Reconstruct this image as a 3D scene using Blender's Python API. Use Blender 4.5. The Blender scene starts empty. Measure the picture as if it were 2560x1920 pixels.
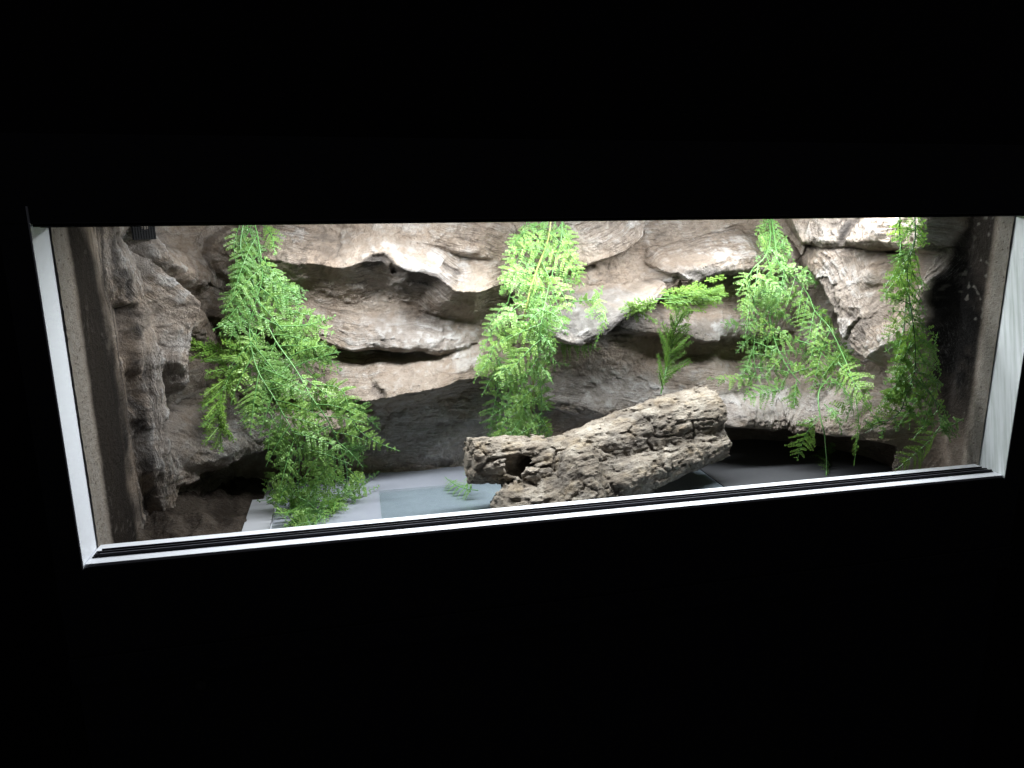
import bpy, math, random
import numpy as np
from mathutils import Vector, Matrix
from mathutils.bvhtree import BVHTree

C = bpy.context.scene.collection
scene = bpy.context.scene
random.seed(7); rng = np.random.default_rng(7)

# ------------------------------------------------------------------ camera
F_PX = 1825.1
CAM = np.array([.3078, -.8169, .3726])
def cam_rot(rx, ry, rz):
    cx, sx, cy, sy, cz, sz = math.cos(rx), math.sin(rx), math.cos(ry), math.sin(ry), math.cos(rz), math.sin(rz)
    return (np.array([[cz, -sz, 0], [sz, cz, 0], [0, 0, 1]]) @ np.array([[1, 0, 0], [0, cx, -sx], [0, sx, cx]])
            @ np.array([[cy, -sy, 0], [sy, cy, 0], [0, 0, 1]]))
ROT = cam_rot(1.3393, -.0088, -.2099)
cd = bpy.data.cameras.new('camera'); cam = bpy.data.objects.new('camera', cd); C.objects.link(cam)
mw = Matrix.Identity(4)
for i in range(3):
    for j in range(3): mw[i][j] = ROT[i, j]
    mw[i][3] = CAM[i]
cam.matrix_world = mw
cd.sensor_width = 36; cd.lens = F_PX * 36 / 2560; cd.clip_start = .01; cd.clip_end = 50
scene.camera = cam

# ------------------------------------------------------------------ world, lamp, exposure
world = bpy.data.worlds.new('World'); scene.world = world; world.use_nodes = True
world.node_tree.nodes['Background'].inputs[0].default_value = (.9, .9, 1, 1)
world.node_tree.nodes['Background'].inputs[1].default_value = .016
scene.view_settings.view_transform = 'Standard'; scene.view_settings.look = 'None'
scene.view_settings.exposure = 0; scene.view_settings.gamma = 1
LAMP_Y, LAMP_Z, LAMP_X, LAMP_L, LAMP_R, LAMP_E = .175, .400, .64, .94, .006, 8.6   # one LED bar under the roof, behind the fascia
ld = bpy.data.lights.new('led_light', 'AREA'); ld.shape = 'RECTANGLE'; ld.size = LAMP_L; ld.size_y = .030; ld.energy = LAMP_E; ld.color = (.94, .975, 1)
lo = bpy.data.objects.new('led_light', ld); C.objects.link(lo); lo.location = (LAMP_X, LAMP_Y, LAMP_Z - .008); lo.rotation_euler = (math.radians(6), 0, 0)
scene.cycles.use_denoising = True
scene.cycles.max_bounces = 8; scene.cycles.diffuse_bounces = 5; scene.cycles.transparent_max_bounces = 16
scene.cycles.sample_clamp_indirect = 4

# ------------------------------------------------------------------ helpers
def to_px(P):
    q = (np.asarray(P, float).reshape(-1, 3) - CAM) @ ROT
    return np.stack([1280 + F_PX * q[:, 0] / -q[:, 2], 960 - F_PX * q[:, 1] / -q[:, 2]], 1)
def ray(x, y):
    d = ROT @ np.array([(x - 1280) / F_PX, -(y - 960) / F_PX, -1.]); return d / np.linalg.norm(d)
def at(x, y, axis, v):
    d = ray(x, y); return CAM + d * ((v - CAM[axis]) / d[axis])
ORG = {1: (60, 520), 2: (60, 940), 3: (600, 520), 4: (600, 900), 5: (1160, 520), 6: (1160, 860), 7: (1760, 520), 8: (1920, 800)}
def cr(k, pts): return [(ORG[k][0] + x * .28933, ORG[k][1] + y * .28933) for x, y in pts]

_perm = np.random.default_rng(3).permutation(256); _perm = np.concatenate([_perm, _perm, _perm])
_g3 = np.random.default_rng(5).normal(size=(256, 3)); _g3 /= np.linalg.norm(_g3, axis=1)[:, None]; _g3 = _g3.astype(np.float32)
def noise(x, y, z=0.0):
    x, y, z = np.broadcast_arrays(np.asarray(x, np.float32), np.asarray(y, np.float32), np.asarray(z, np.float32))
    xi = np.floor(x).astype(np.int32); yi = np.floor(y).astype(np.int32); zi = np.floor(z).astype(np.int32)
    xf, yf, zf = x - xi, y - yi, z - zi
    u = xf * xf * xf * (xf * (xf * 6 - 15) + 10); v = yf * yf * yf * (yf * (yf * 6 - 15) + 10); w = zf * zf * zf * (zf * (zf * 6 - 15) + 10)
    xi &= 255; yi &= 255; zi &= 255
    r = 0
    for dx in (0, 1):
        for dy in (0, 1):
            for dz in (0, 1):
                g = _g3[_perm[_perm[_perm[xi + dx] + yi + dy] + zi + dz]]
                wt = (u if dx else 1 - u) * (v if dy else 1 - v) * (w if dz else 1 - w)
                r = r + wt * (g[..., 0] * (xf - dx) + g[..., 1] * (yf - dy) + g[..., 2] * (zf - dz))
    return r * 1.6
def fbm(x, y, z=0.0, o=4, gain=.5):
    r, a, f = 0, 1, 1
    for i in range(o):
        r = r + a * noise(np.asarray(x) * f + 17.3 * i, np.asarray(y) * f + 5.1 * i, np.asarray(z) * f + 9.7 * i); a *= gain; f *= 2.03
    return r
def unit(v): return v / (np.linalg.norm(v, axis=-1, keepdims=True) + 1e-12)
def sstep(a, b, x):
    t = np.clip((x - a) / (b - a), 0, 1); return t * t * (3 - 2 * t)

def tagv(o, label=None, cat=None, group=None, kind=None):
    if label: o['label'] = label
    if cat: o['category'] = cat
    if group: o['group'] = group
    if kind: o['kind'] = kind
    return o
def empty(name, loc, label, cat, group=None):
    o = bpy.data.objects.new(name, None); C.objects.link(o); o.location = loc; o.empty_display_size = .02
    return tagv(o, label, cat, group)
def link(name, me, mat, parent=None, smooth=False):
    o = bpy.data.objects.new(name, me); C.objects.link(o)
    if mat and not me.materials: me.materials.append(mat)
    if smooth: me.polygons.foreach_set('use_smooth', np.ones(len(me.polygons), bool))
    if parent:
        o.parent = parent
        if parent.type == 'EMPTY': o.matrix_parent_inverse = Matrix.Translation(-parent.location)
    return o
def mesh_np(name, V, F):
    """F: (n,3) or (n,4) int array"""
    me = bpy.data.meshes.new(name); V = np.asarray(V, np.float32); F = np.asarray(F, np.int32)
    k = F.shape[1]; n = len(F)
    me.vertices.add(len(V)); me.vertices.foreach_set('co', V.ravel())
    me.loops.add(n * k); me.loops.foreach_set('vertex_index', F.ravel())
    me.polygons.add(n); me.polygons.foreach_set('loop_start', np.arange(n, dtype=np.int32) * k)
    me.update(calc_edges=True); me.validate()
    return me
def box_mesh(name, boxes, bevel=0):
    import bmesh
    bm = bmesh.new()
    for (a, b) in boxes:
        g = bmesh.ops.create_cube(bm, size=1)
        for v in g['verts']:
            v.co = Vector([(a[i] + b[i]) / 2 + v.co[i] * (b[i] - a[i]) for i in range(3)])
    if bevel: bmesh.ops.bevel(bm, geom=bm.edges[:], offset=bevel, segments=2, affect='EDGES', profile=.5)
    me = bpy.data.meshes.new(name); bm.to_mesh(me); bm.free(); return me
def tube_np(pts, rad, sides=6):
    P = np.asarray(pts, float); n = len(P); rad = np.broadcast_to(np.asarray(rad, float), (n,))
    T = np.gradient(P, axis=0); T /= np.linalg.norm(T, axis=1)[:, None] + 1e-12
    ref = np.array([0, 1., .2]); A = np.cross(T, ref); A /= np.linalg.norm(A, axis=1)[:, None] + 1e-12; B = np.cross(T, A)
    an = np.arange(sides) / sides * 2 * np.pi
    V = P[:, None] + rad[:, None, None] * (np.cos(an)[None, :, None] * A[:, None] + np.sin(an)[None, :, None] * B[:, None])
    i = np.arange(n - 1)[:, None] * sides; j = np.arange(sides)[None]; k = (j + 1) % sides
    q = np.stack([i + j, i + k, i + sides + k, i + sides + j], -1).reshape(-1, 4)
    F = np.concatenate([q[:, [0, 1, 2]], q[:, [0, 2, 3]]])
    return V.reshape(-1, 3), F
def smooth_path(pts, n=24):
    P = np.asarray(pts, float)
    if len(P) == 2: return P[0] + (P[1] - P[0]) * np.linspace(0, 1, n)[:, None]
    Q = np.concatenate([[2 * P[0] - P[1]], P, [2 * P[-1] - P[-2]]])
    out = []; m = len(P) - 1
    for u in np.linspace(0, m - 1e-6, n):
        i = int(u); t = u - i; a, b, c, d = Q[i], Q[i + 1], Q[i + 2], Q[i + 3]
        out.append(.5 * (2 * b + (c - a) * t + (2 * a - 5 * b + 4 * c - d) * t * t + (3 * b - a - 3 * c + d) * t ** 3))
    return np.array(out)

# ------------------------------------------------------------------ materials
class NT:
    def __init__(s, name):
        s.m = bpy.data.materials.new(name); s.m.use_nodes = True; s.t = s.m.node_tree; s.n = s.t.nodes; s.l = s.t.links
        s.b = s.n['Principled BSDF']
    def add(s, ty, **k):
        n = s.n.new(ty)
        for a, v in k.items(): setattr(n, a, v)
        return n
    def con(s, a, b): s.l.new(a, b)
    def noise(s, scale, detail=4, rough=.55, vec=None, coord='Object', mapscale=None):
        n = s.add('ShaderNodeTexNoise'); n.inputs['Scale'].default_value = scale; n.inputs['Detail'].default_value = detail; n.inputs['Roughness'].default_value = rough
        if vec is None:
            tc = s.add('ShaderNodeTexCoord'); vec = tc.outputs[coord]
        if mapscale:
            mp = s.add('ShaderNodeMapping'); mp.inputs['Scale'].default_value = mapscale; s.con(vec, mp.inputs['Vector']); vec = mp.outputs[0]
        s.con(vec, n.inputs['Vector']); return n.outputs['Fac']
    def ramp(s, fac, a, b, ca=(0, 0, 0, 1), cb=(1, 1, 1, 1)):
        r = s.add('ShaderNodeValToRGB'); r.color_ramp.elements[0].position = a; r.color_ramp.elements[1].position = b
        r.color_ramp.elements[0].color = ca; r.color_ramp.elements[1].color = cb; s.con(fac, r.inputs[0]); return r.outputs[0]
    def mix(s, fac, a, b, mode='MIX'):
        m = s.add('ShaderNodeMix', data_type='RGBA', blend_type=mode)
        for i, v in ((0, fac), (6, a), (7, b)):
            if isinstance(v, (int, float)): m.inputs[i].default_value = v
            elif isinstance(v, tuple): m.inputs[i].default_value = v
            else: s.con(v, m.inputs[i])
        return m.outputs[2]
    def math(s, op, a, b=0):
        m = s.add('ShaderNodeMath', operation=op)
        for i, v in ((0, a), (1, b)):
            if isinstance(v, (int, float)): m.inputs[i].default_value = v
            else: s.con(v, m.inputs[i])
        return m.outputs[0]
    def bump(s, h, strength, dist, prev=None):
        b = s.add('ShaderNodeBump'); b.inputs['Strength'].default_value = strength; b.inputs['Distance'].default_value = dist
        s.con(h, b.inputs['Height'])
        if prev: s.con(prev, b.inputs['Normal'])
        return b.outputs[0]
    def out(s, color=None, rough=.5, normal=None, spec=None):
        if color is not None:
            if isinstance(color, tuple): s.b.inputs['Base Color'].default_value = color
            else: s.con(color, s.b.inputs['Base Color'])
        if isinstance(rough, (int, float)): s.b.inputs['Roughness'].default_value = rough
        else: s.con(rough, s.b.inputs['Roughness'])
        if normal: s.con(normal, s.b.inputs['Normal'])
        if spec is not None: s.b.inputs['Specular IOR Level'].default_value = spec
        return s.m

def mat_black():
    s = NT('black_laminate'); n = s.noise(60, 4)
    return s.out(s.mix(n, (.022, .023, .029, 1), (.032, .033, .040, 1)), .45, s.bump(s.noise(900, 2), .05, .0005), .3)
def mat_white(name='white_laminate', grime=.04):
    s = NT(name)
    n = s.noise(14, 5); sp = s.ramp(s.noise(420, 1), .76, .8)
    c = s.mix(n, (.76, .785, .84, 1), (.81, .83, .88, 1)); c = s.mix(s.math('MULTIPLY', sp, .55), c, (.16, .14, .12, 1))
    return s.out(c, .38, s.bump(s.noise(1500, 2), .05, .0003), .4)
def mat_white_streaked():
    s = NT('streaked_white_laminate'); tc = s.add('ShaderNodeTexCoord'); mp = s.add('ShaderNodeMapping'); mp.inputs['Scale'].default_value = (1, 230, 9); m0 = s.add('ShaderNodeMapping'); m0.inputs['Rotation'].default_value = (math.radians(12), 0, 0)
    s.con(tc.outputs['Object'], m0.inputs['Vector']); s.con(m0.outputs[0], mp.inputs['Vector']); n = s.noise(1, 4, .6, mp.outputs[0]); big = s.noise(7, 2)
    c = s.mix(s.math('MULTIPLY', s.ramp(n, .42, .62), s.math('MULTIPLY', s.ramp(big, .30, .55), .55)), (.70, .735, .755, 1), (.36, .41, .385, 1))  # slanting grey-green streaks mixed into the white
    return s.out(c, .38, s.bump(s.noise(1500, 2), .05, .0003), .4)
def mat_track():
    s = NT('track_plastic'); n = s.noise(200, 3)
    return s.out(s.mix(n, (.004, .004, .007, 1), (.008, .008, .012, 1)), .4, None, .12)
def mat_track_edge():
    s = NT('track_rib'); n = s.noise(150, 3)
    return s.out(s.mix(n, (.07, .07, .085, 1), (.12, .12, .14, 1)), .4, None, .3)
def mat_rock():
    s = NT('painted_rock')
    at_ = s.add('ShaderNodeAttribute', attribute_name='paint'); uv = s.add('ShaderNodeUVMap', uv_map='grain')
    g1 = s.noise(1, 5, .65, uv.outputs[0], mapscale=(38, 430, 1)); g2 = s.noise(1, 3, .6, uv.outputs[0], mapscale=(90, 1000, 1))
    fl = s.noise(260, 6, .7); fm = s.noise(90, 5, .6); f0 = s.noise(900, 3, .7)
    grw = at_.outputs['Alpha']
    # dry-brushed flecks and washed pores
    fleck = s.ramp(s.math('ADD', s.math('MULTIPLY', fl, .6), s.math('MULTIPLY', g1, .4)), .50, .64)
    pore = s.ramp(s.math('ADD', s.math('MULTIPLY', g1, .55), s.math('MULTIPLY', fl, .45)), .34, .45)
    gq = s.math('POWER', grw, .7); c = s.mix(s.math('MULTIPLY', s.math('MULTIPLY', fleck, gq), .55), at_.outputs['Color'], s.mix(1, at_.outputs['Color'], (1.9, 1.9, 1.95, 1), 'MULTIPLY'))
    dk = s.mix(1, at_.outputs['Color'], (.34, .30, .27, 1), 'MULTIPLY')
    c = s.mix(s.math('MULTIPLY', s.math('MULTIPLY', s.math('SUBTRACT', 1, pore), gq), .85), c, dk)
    c = s.mix(s.math('MULTIPLY', s.math('SUBTRACT', 1, s.ramp(g1, .40, .52)), s.math('MULTIPLY', gq, .36)), c, s.mix(1, c, (.38, .34, .31, 1), 'MULTIPLY'))
    c = s.mix(s.math('MULTIPLY', s.ramp(s.math('ADD', s.math('MULTIPLY', g2, .5), s.math('MULTIPLY', f0, .5)), .53, .62), s.math('MULTIPLY', gq, .30)), c, (.62, .61, .60, 1))
    c = s.mix(s.ramp(fm, .3, .75), s.mix(1, c, (.80, .76, .72, 1), 'MULTIPLY'), c)
    h = s.math('ADD', s.math('MULTIPLY', g1, s.math('MULTIPLY', grw, 1.0)), s.math('MULTIPLY', fl, .8))
    h = s.math('ADD', h, s.math('MULTIPLY', s.math('MULTIPLY', g2, grw), .45)); h = s.math('ADD', h, s.math('MULTIPLY', f0, .25))
    return s.out(c, s.math('ADD', .62, s.math('MULTIPLY', fl, .25)), s.bump(h, 1.0, .0075), .10)
def mat_cork():
    s = NT('cork_bark')
    at_ = s.add('ShaderNodeAttribute', attribute_name='paint'); uv = s.add('ShaderNodeTexCoord')
    mp = s.add('ShaderNodeMapping'); mp.inputs['Scale'].default_value = (55, 320, 420); m0 = s.add('ShaderNodeMapping'); m0.inputs['Rotation'].default_value = (0, math.radians(4), math.radians(-13))
    s.con(uv.outputs['Object'], m0.inputs['Vector']); s.con(m0.outputs[0], mp.inputs['Vector'])
    g = s.noise(1, 5, .65, mp.outputs[0]); f = s.noise(330, 5, .7); m = s.noise(110, 5, .6)
    c = s.mix(s.ramp(m, .3, .72), s.mix(1, at_.outputs['Color'], (.62, .58, .54, 1), 'MULTIPLY'), at_.outputs['Color'])
    pit = s.ramp(s.math('ADD', s.math('MULTIPLY', g, .6), s.math('MULTIPLY', f, .4)), .33, .46)
    c = s.mix(s.math('MULTIPLY', s.math('SUBTRACT', 1, pit), .75), c, s.mix(1, c, (.22, .18, .15, 1), 'MULTIPLY'))
    h = s.math('ADD', s.math('MULTIPLY', g, 1.0), s.math('MULTIPLY', f, .7))
    return s.out(c, .85, s.bump(h, 1.0, .004), .15)
def mat_leaf(name, ca, cb, tip):
    s = NT(name)
    at_ = s.add('ShaderNodeAttribute', attribute_name='shade'); oi = s.add('ShaderNodeObjectInfo')
    n = s.noise(35, 3)
    k = s.math('ADD', s.math('MULTIPLY', n, .45), s.math('MULTIPLY', oi.outputs['Random'], .55))
    c = s.mix(s.ramp(k, .22, .78), ca, cb); c = s.mix(s.math('MULTIPLY', at_.outputs['Fac'], .55), c, tip)
    s.out(c, .34, s.bump(s.noise(700, 2), .3, .0006), .5)
    tr = s.add('ShaderNodeBsdfTranslucent'); s.con(s.mix(1, c, (1.0, 1.0, .6, 1), 'MULTIPLY'), tr.inputs[0])
    mx = s.add('ShaderNodeMixShader'); mx.inputs[0].default_value = .33
    s.con(s.b.outputs[0], mx.inputs[1]); s.con(tr.outputs[0], mx.inputs[2]); s.con(mx.outputs[0], s.n['Material Output'].inputs[0])
    return s.m
def mat_stem(name, ca, cb):
    s = NT(name); n = s.noise(60, 3); return s.out(s.mix(n, ca, cb), .35, None, .5)
def mat_tile():
    s = NT('tile_glaze'); n = s.noise(35, 6, .6); f = s.noise(600, 2)
    c = s.mix(n, (.245, .262, .305, 1), (.31, .328, .375, 1)); c = s.mix(s.math('MULTIPLY', s.ramp(f, .62, .7), .25), c, (.2, .2, .22, 1))
    return s.out(c, .10, s.bump(s.noise(300, 3), .05, .0003), .5)
def mat_tile_shaded():
    s = NT('shaded_tile'); n = s.noise(35, 6, .6)
    return s.out(s.mix(n, (.065, .067, .072, 1), (.085, .087, .092, 1)), .4, s.bump(s.noise(300, 3), .08, .0004), .4)  # dark grey stands in for the rock arch's shadow on this tile
def mat_tile_white():
    s = NT('white_tile_glaze'); n = s.noise(25, 5)
    return s.out(s.mix(n, (.36, .37, .395, 1), (.42, .425, .45, 1)), .18, None, .5)
def mat_glass():
    s = NT('pane_glass'); n = s.noise(80, 3)
    tr_ = s.add('ShaderNodeBsdfTransparent'); s.con(s.mix(n, (.90, .94, .935, 1), (.93, .96, .957, 1)), tr_.inputs[0])
    gl = s.add('ShaderNodeBsdfGlossy'); gl.inputs['Roughness'].default_value = .03
    fr_ = s.add('ShaderNodeFresnel'); fr_.inputs[0].default_value = 1.5; mx = s.add('ShaderNodeMixShader')
    ge = s.add('ShaderNodeNewGeometry'); s.con(s.math('MULTIPLY', fr_.outputs[0], s.math('SUBTRACT', 1, ge.outputs['Backfacing'])), mx.inputs[0]); s.con(tr_.outputs[0], mx.inputs[1]); s.con(gl.outputs[0], mx.inputs[2]); s.con(mx.outputs[0], s.n['Material Output'].inputs[0])
    return s.m
def mat_metal():
    s = NT('dull_metal'); n = s.noise(300, 3); s.out(s.mix(n, (.08, .08, .08, 1), (.14, .14, .14, 1)), .5); s.b.inputs['Metallic'].default_value = .8; return s.m
def mat_vent():
    s = NT('vent_mesh'); n = s.noise(200, 3); return s.out(s.mix(n, (.003, .003, .0035, 1), (.007, .007, .008, 1)), .6, None, .1)
M_BLACK, M_WHITE, M_TRACK, M_RIB, M_ROCK, M_CORK = mat_black(), mat_white(), mat_track(), mat_track_edge(), mat_rock(), mat_cork()
M_LEAF = mat_leaf('fern_leaf', (.135, .30, .085, 1), (.27, .46, .105, 1), (.40, .57, .17, 1))
M_SPIKE = mat_leaf('spiky_leaf', (.12, .28, .045, 1), (.23, .42, .06, 1), (.38, .56, .10, 1))
M_STEM = mat_stem('fern_stem', (.08, .22, .06, 1), (.15, .32, .09, 1))
M_STEMY = mat_stem('pale_stem', (.22, .27, .07, 1), (.30, .30, .10, 1))
M_STEMD = mat_stem('dark_stem', (.02, .06, .02, 1), (.035, .09, .03, 1))
M_TILE_SHADED = mat_tile_shaded(); M_TILE, M_TILEW, M_GLASS, M_METAL, M_VENT = mat_tile(), mat_tile_white(), mat_glass(), mat_metal(), mat_vent()

# ------------------------------------------------------------------ the vivarium cabinet
W, H, FL = 1.2, .362, -.055       # opening width, height, floor level
ZT, ZB, D = H + .088, -.146, .47   # top, bottom, depth
viv = empty('vivarium', (.6, .2, ZB), 'black wooden vivarium cabinet with a wide lit opening and white inner edges', 'vivarium')
link('fascia', box_mesh('fascia', [((-.03, 0, H + .003), (W + .03, .018, ZT))], .001), M_BLACK, viv)
link('top_trim', box_mesh('top_trim', [((.001, .0005, H), (W - .001, .0165, H + .0028))], .0008), M_TRACK, viv)
link('trim_edge', box_mesh('trim_edge', [((.001, -.0010, H + .0034), (W - .001, -.0001, H + .0042))]), M_RIB, viv)
link('top_track', box_mesh('top_track', [((.001, .0185, H + .002), (W - .001, .047, H + .016)), ((.001, .019, H - .0008), (W - .001, .0215, H + .0018)),
                                         ((.001, .0315, H - .0008), (W - .001, .034, H + .0018)), ((.001, .0442, H - .0008), (W - .001, .0467, H + .0018))]), M_TRACK, viv)
link('fascia_fill_liner', box_mesh('fascia_fill_liner', [((.001, .0183, H + .018), (W - .001, .0205, ZT - .0185))]), M_WHITE, viv)  # unseen white strip, added to bounce fill light onto the back wall
link('front_rail', box_mesh('front_rail', [((-.03, 0, ZB), (W + .03, .050, -.004))], .001), M_BLACK, viv)
link('plinth_strip', box_mesh('plinth_strip', [((-.03, -.004, ZB), (W + .03, -.0004, ZB + .034))], .001), M_BLACK, viv)
sill = link('sill', box_mesh('sill', [((.0008, .0006, -.0038), (W - .0008, .0505, 0))], .0006), M_WHITE, viv)
tr = link('sliding_track', box_mesh('sliding_track', [((.004, .0145, .0003), (W - .004, .0300, .0015)),
      ((.006, .0147, .0016), (W - .006, .0164, .0040)), ((.008, .0214, .0016), (W - .008, .0230, .0040)), ((.010, .0282, .0016), (W - .010, .0298, .0040))], .0003), M_TRACK, sill)
link('track_rib', box_mesh('track_rib', [((.012, .0150, .0041), (W - .012, .0162, .0044))]), M_RIB, sill)
link('track_rib', box_mesh('track_rib', [((.014, .0218, .0041), (W - .014, .0224, .0043))]), M_RIB, sill)
for x0, x1, xl in ((-.03, -.0025, -.0022), (W + .0025, W + .03, W + .0002)):
    sp = link('side_panel', box_mesh('side_panel', [((x0, .0008, ZB + .001), (x1, D, ZT - .001))], .001), M_BLACK, viv)
    link('white_liner', box_mesh('white_liner', [((xl, -.0012, -.006), (xl + .002, .30, H + .02))], .0006), M_WHITE if x0 < 0 else mat_white_streaked(), sp)
link('roof_panel', box_mesh('roof_panel', [((-.002, .0186, ZT - .018), (W + .002, D - .016, ZT))]), M_WHITE, viv)
link('back_panel', box_mesh('back_panel', [((-.002, D - .015, ZB), (W + .002, D, ZT))]), M_BLACK, viv)
link('base_panel', box_mesh('base_panel', [((-.002, .0505, FL - .02), (W + .002, D - .016, FL - .006))]), M_WHITE, viv)
def mat_room():
    s_ = NT('dark_paint'); n = s_.noise(3, 4); return s_.out(s_.mix(n, (.012, .010, .014, 1), (.018, .016, .02, 1)), .9)
M_ROOM = mat_room()
tagv(link('wall', box_mesh('wall', [((-4, .9, -.9), (5, 1.0, 2.4))]), M_ROOM), kind='structure'); tagv(link('floor', box_mesh('floor', [((-4, -3, -1.0), (5, 1.0, -.902))]), M_ROOM), kind='structure')
stand = empty('cabinet_stand', (.6, .2, -.9), 'plain black cabinet that the vivarium stands on, with one round screw cap', 'cabinet')
link('stand_body', box_mesh('stand_body', [((-.03, .012, -.9), (W + .03, D, ZB - .002))], .001), M_BLACK, stand)
import bmesh
bm = bmesh.new(); q = at(503, 1712, 1, .0105)
bmesh.ops.create_cone(bm, cap_ends=True, segments=20, radius1=.0075, radius2=.006, depth=.003, matrix=Matrix.Translation(q) @ Matrix.Rotation(math.radians(90), 4, 'X'))
me = bpy.data.meshes.new('screw_cap'); bm.to_mesh(me); bm.free(); link('screw_cap', me, M_METAL, stand)
lamp = empty('led_lamp', (LAMP_X, LAMP_Y, ZT - .02), 'white LED bar with a row of lit chips fixed under the roof behind the fascia', 'lamp')
link('lamp_housing', box_mesh('lamp_housing', [((LAMP_X - LAMP_L / 2 - .02, LAMP_Y - .012, LAMP_Z + LAMP_R + .001), (LAMP_X + LAMP_L / 2 + .02, LAMP_Y + .012, ZT - .0185))], .002), M_WHITE, lamp)
mt = bpy.data.materials.new('lit_tube'); mt.use_nodes = True; nb = mt.node_tree.nodes['Principled BSDF']
nb.inputs['Base Color'].default_value = (.8, .8, .8, 1); nb.inputs['Emission Color'].default_value = (.93, .97, 1, 1); nb.inputs['Emission Strength'].default_value = 4.0
NCH = 31
for i in range(NCH):
    cx_ = LAMP_X + LAMP_L * ((i + .5) / NCH - .5)
    v, f = tube_np([(cx_ + q, LAMP_Y, LAMP_Z) for q in (-.005, 0, .005)], LAMP_R, 6)
    if i == 0: chip_me = mesh_np('led_chip', v - np.array([cx_, LAMP_Y, LAMP_Z]), f)
    o = link('led_chip', chip_me, mt, lamp); o.location = (cx_, LAMP_Y, LAMP_Z)

# ------------------------------------------------------------------ sculpted rock background
def base_path():
    P = [(.0, .043), (.0, .10), (.0, .19)]
    for a in np.linspace(0, math.pi / 2, 14)[1:]: P.append((.17 - .17 * math.cos(a), .19 + .21 * math.sin(a)))
    P.append((1.0, .40))
    for a in np.linspace(math.pi / 2, 0, 14)[1:]: P.append((1.0 + .2 * math.cos(a), .13 + .27 * math.sin(a)))
    P += [(1.2, .043)]
    return np.array(P)
pp = base_path(); seg = np.r_[0, np.cumsum(np.linalg.norm(np.diff(pp, axis=0), axis=1))]
STEP = .0016
NSg = int(seg[-1] / STEP); Z0, Z1 = FL - .004, H + .045; NZ = int((Z1 - Z0) / STEP)
sv = np.linspace(0, seg[-1], NSg); zv = np.linspace(Z0, Z1, NZ)
bx = np.interp(sv, seg, pp[:, 0]); by = np.interp(sv, seg, pp[:, 1])
KW = 241; ker = np.hanning(KW + 2)[1:-1]; ker /= ker.sum()
def sm(a): return np.convolve(np.pad(a, KW // 2, mode='edge'), ker, 'valid')
tx, ty = sm(np.gradient(bx)), sm(np.gradient(by)); tl = np.hypot(tx, ty); nx, ny = ty / tl, -tx / tl
SG, ZG = np.meshgrid(sv, zv, indexing='ij')
def surf(disp):
    return np.stack([bx[:, None] + nx[:, None] * disp, by[:, None] + ny[:, None] * disp, ZG + 0 * disp], -1)
_cache = {}
OFFW = np.where((sv[::2] < .17) | (seg[-1] - sv[::2] < .085), 1e7, 0)      # the flat ends carry no rocks
def sz_of(px, py, p):
    k = round(p, 3)
    if k not in _cache:
        q = surf(np.full_like(SG, k))[::2, ::2]; _cache[k] = to_px(q).reshape(q.shape[0], q.shape[1], 2)
    a = _cache[k]; dd = (a[..., 0] - px) ** 2 + (a[..., 1] - py) ** 2 + OFFW[:, None]; i, j = np.unravel_index(np.argmin(dd), a.shape[:2])
    # refine along the local jacobian
    i0, j0 = min(max(i, 1), a.shape[0] - 2), min(max(j, 1), a.shape[1] - 2)
    J = np.array([(a[i0 + 1, j0] - a[i0 - 1, j0]) / (4 * STEP), (a[i0, j0 + 1] - a[i0, j0 - 1]) / (4 * STEP)]).T
    d = np.linalg.lstsq(J, np.array([px, py]) - a[i0, j0], rcond=None)[0]
    d = np.clip(d, -.01, .01)
    return sv[::2][i0] + d[0], zv[::2][j0] + d[1]
WS = SG + .006 * fbm(SG * 13, ZG * 13, 1.3, 2)
WZ = ZG + .006 * fbm(SG * 13, ZG * 13, 7.9, 2) + .0012 * noise(SG * 90, ZG * 90, 8.)
KS = {'rock_face': .022, 'rock_arch': .016, 'rock_trunk': .016}
def stroke_dist(pts, vals):
    best = np.full(SG.shape, 1e9); sd = np.zeros(SG.shape); u = np.zeros(SG.shape); V = np.zeros(SG.shape + (len(vals[0]),)); acc = 0
    for qi, (a, b, va, vb) in enumerate(zip(pts[:-1], pts[1:], vals[:-1], vals[1:])):
        dx, dz = b[0] - a[0], b[1] - a[1]; L = math.hypot(dx, dz) + 1e-9
        tu = ((WS - a[0]) * dx + (WZ - a[1]) * dz) / L ** 2; t = np.clip(tu, 0, 1)
        tu = np.clip(tu, -9 if qi == 0 else 0, 9 if qi == len(pts) - 2 else 1)
        ex, ez = WS - a[0] - t * dx, WZ - a[1] - t * dz; d = np.hypot(ex, ez); m = d < best
        best[m] = d[m]; sd[m] = (np.sign(dx * ez - dz * ex) * d)[m]; u[m] = (acc + tu * L)[m]
        V[m] = (np.array(va) + t[..., None] * (np.array(vb) - np.array(va)))[m]; acc += L
    return sd, u, V
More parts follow.
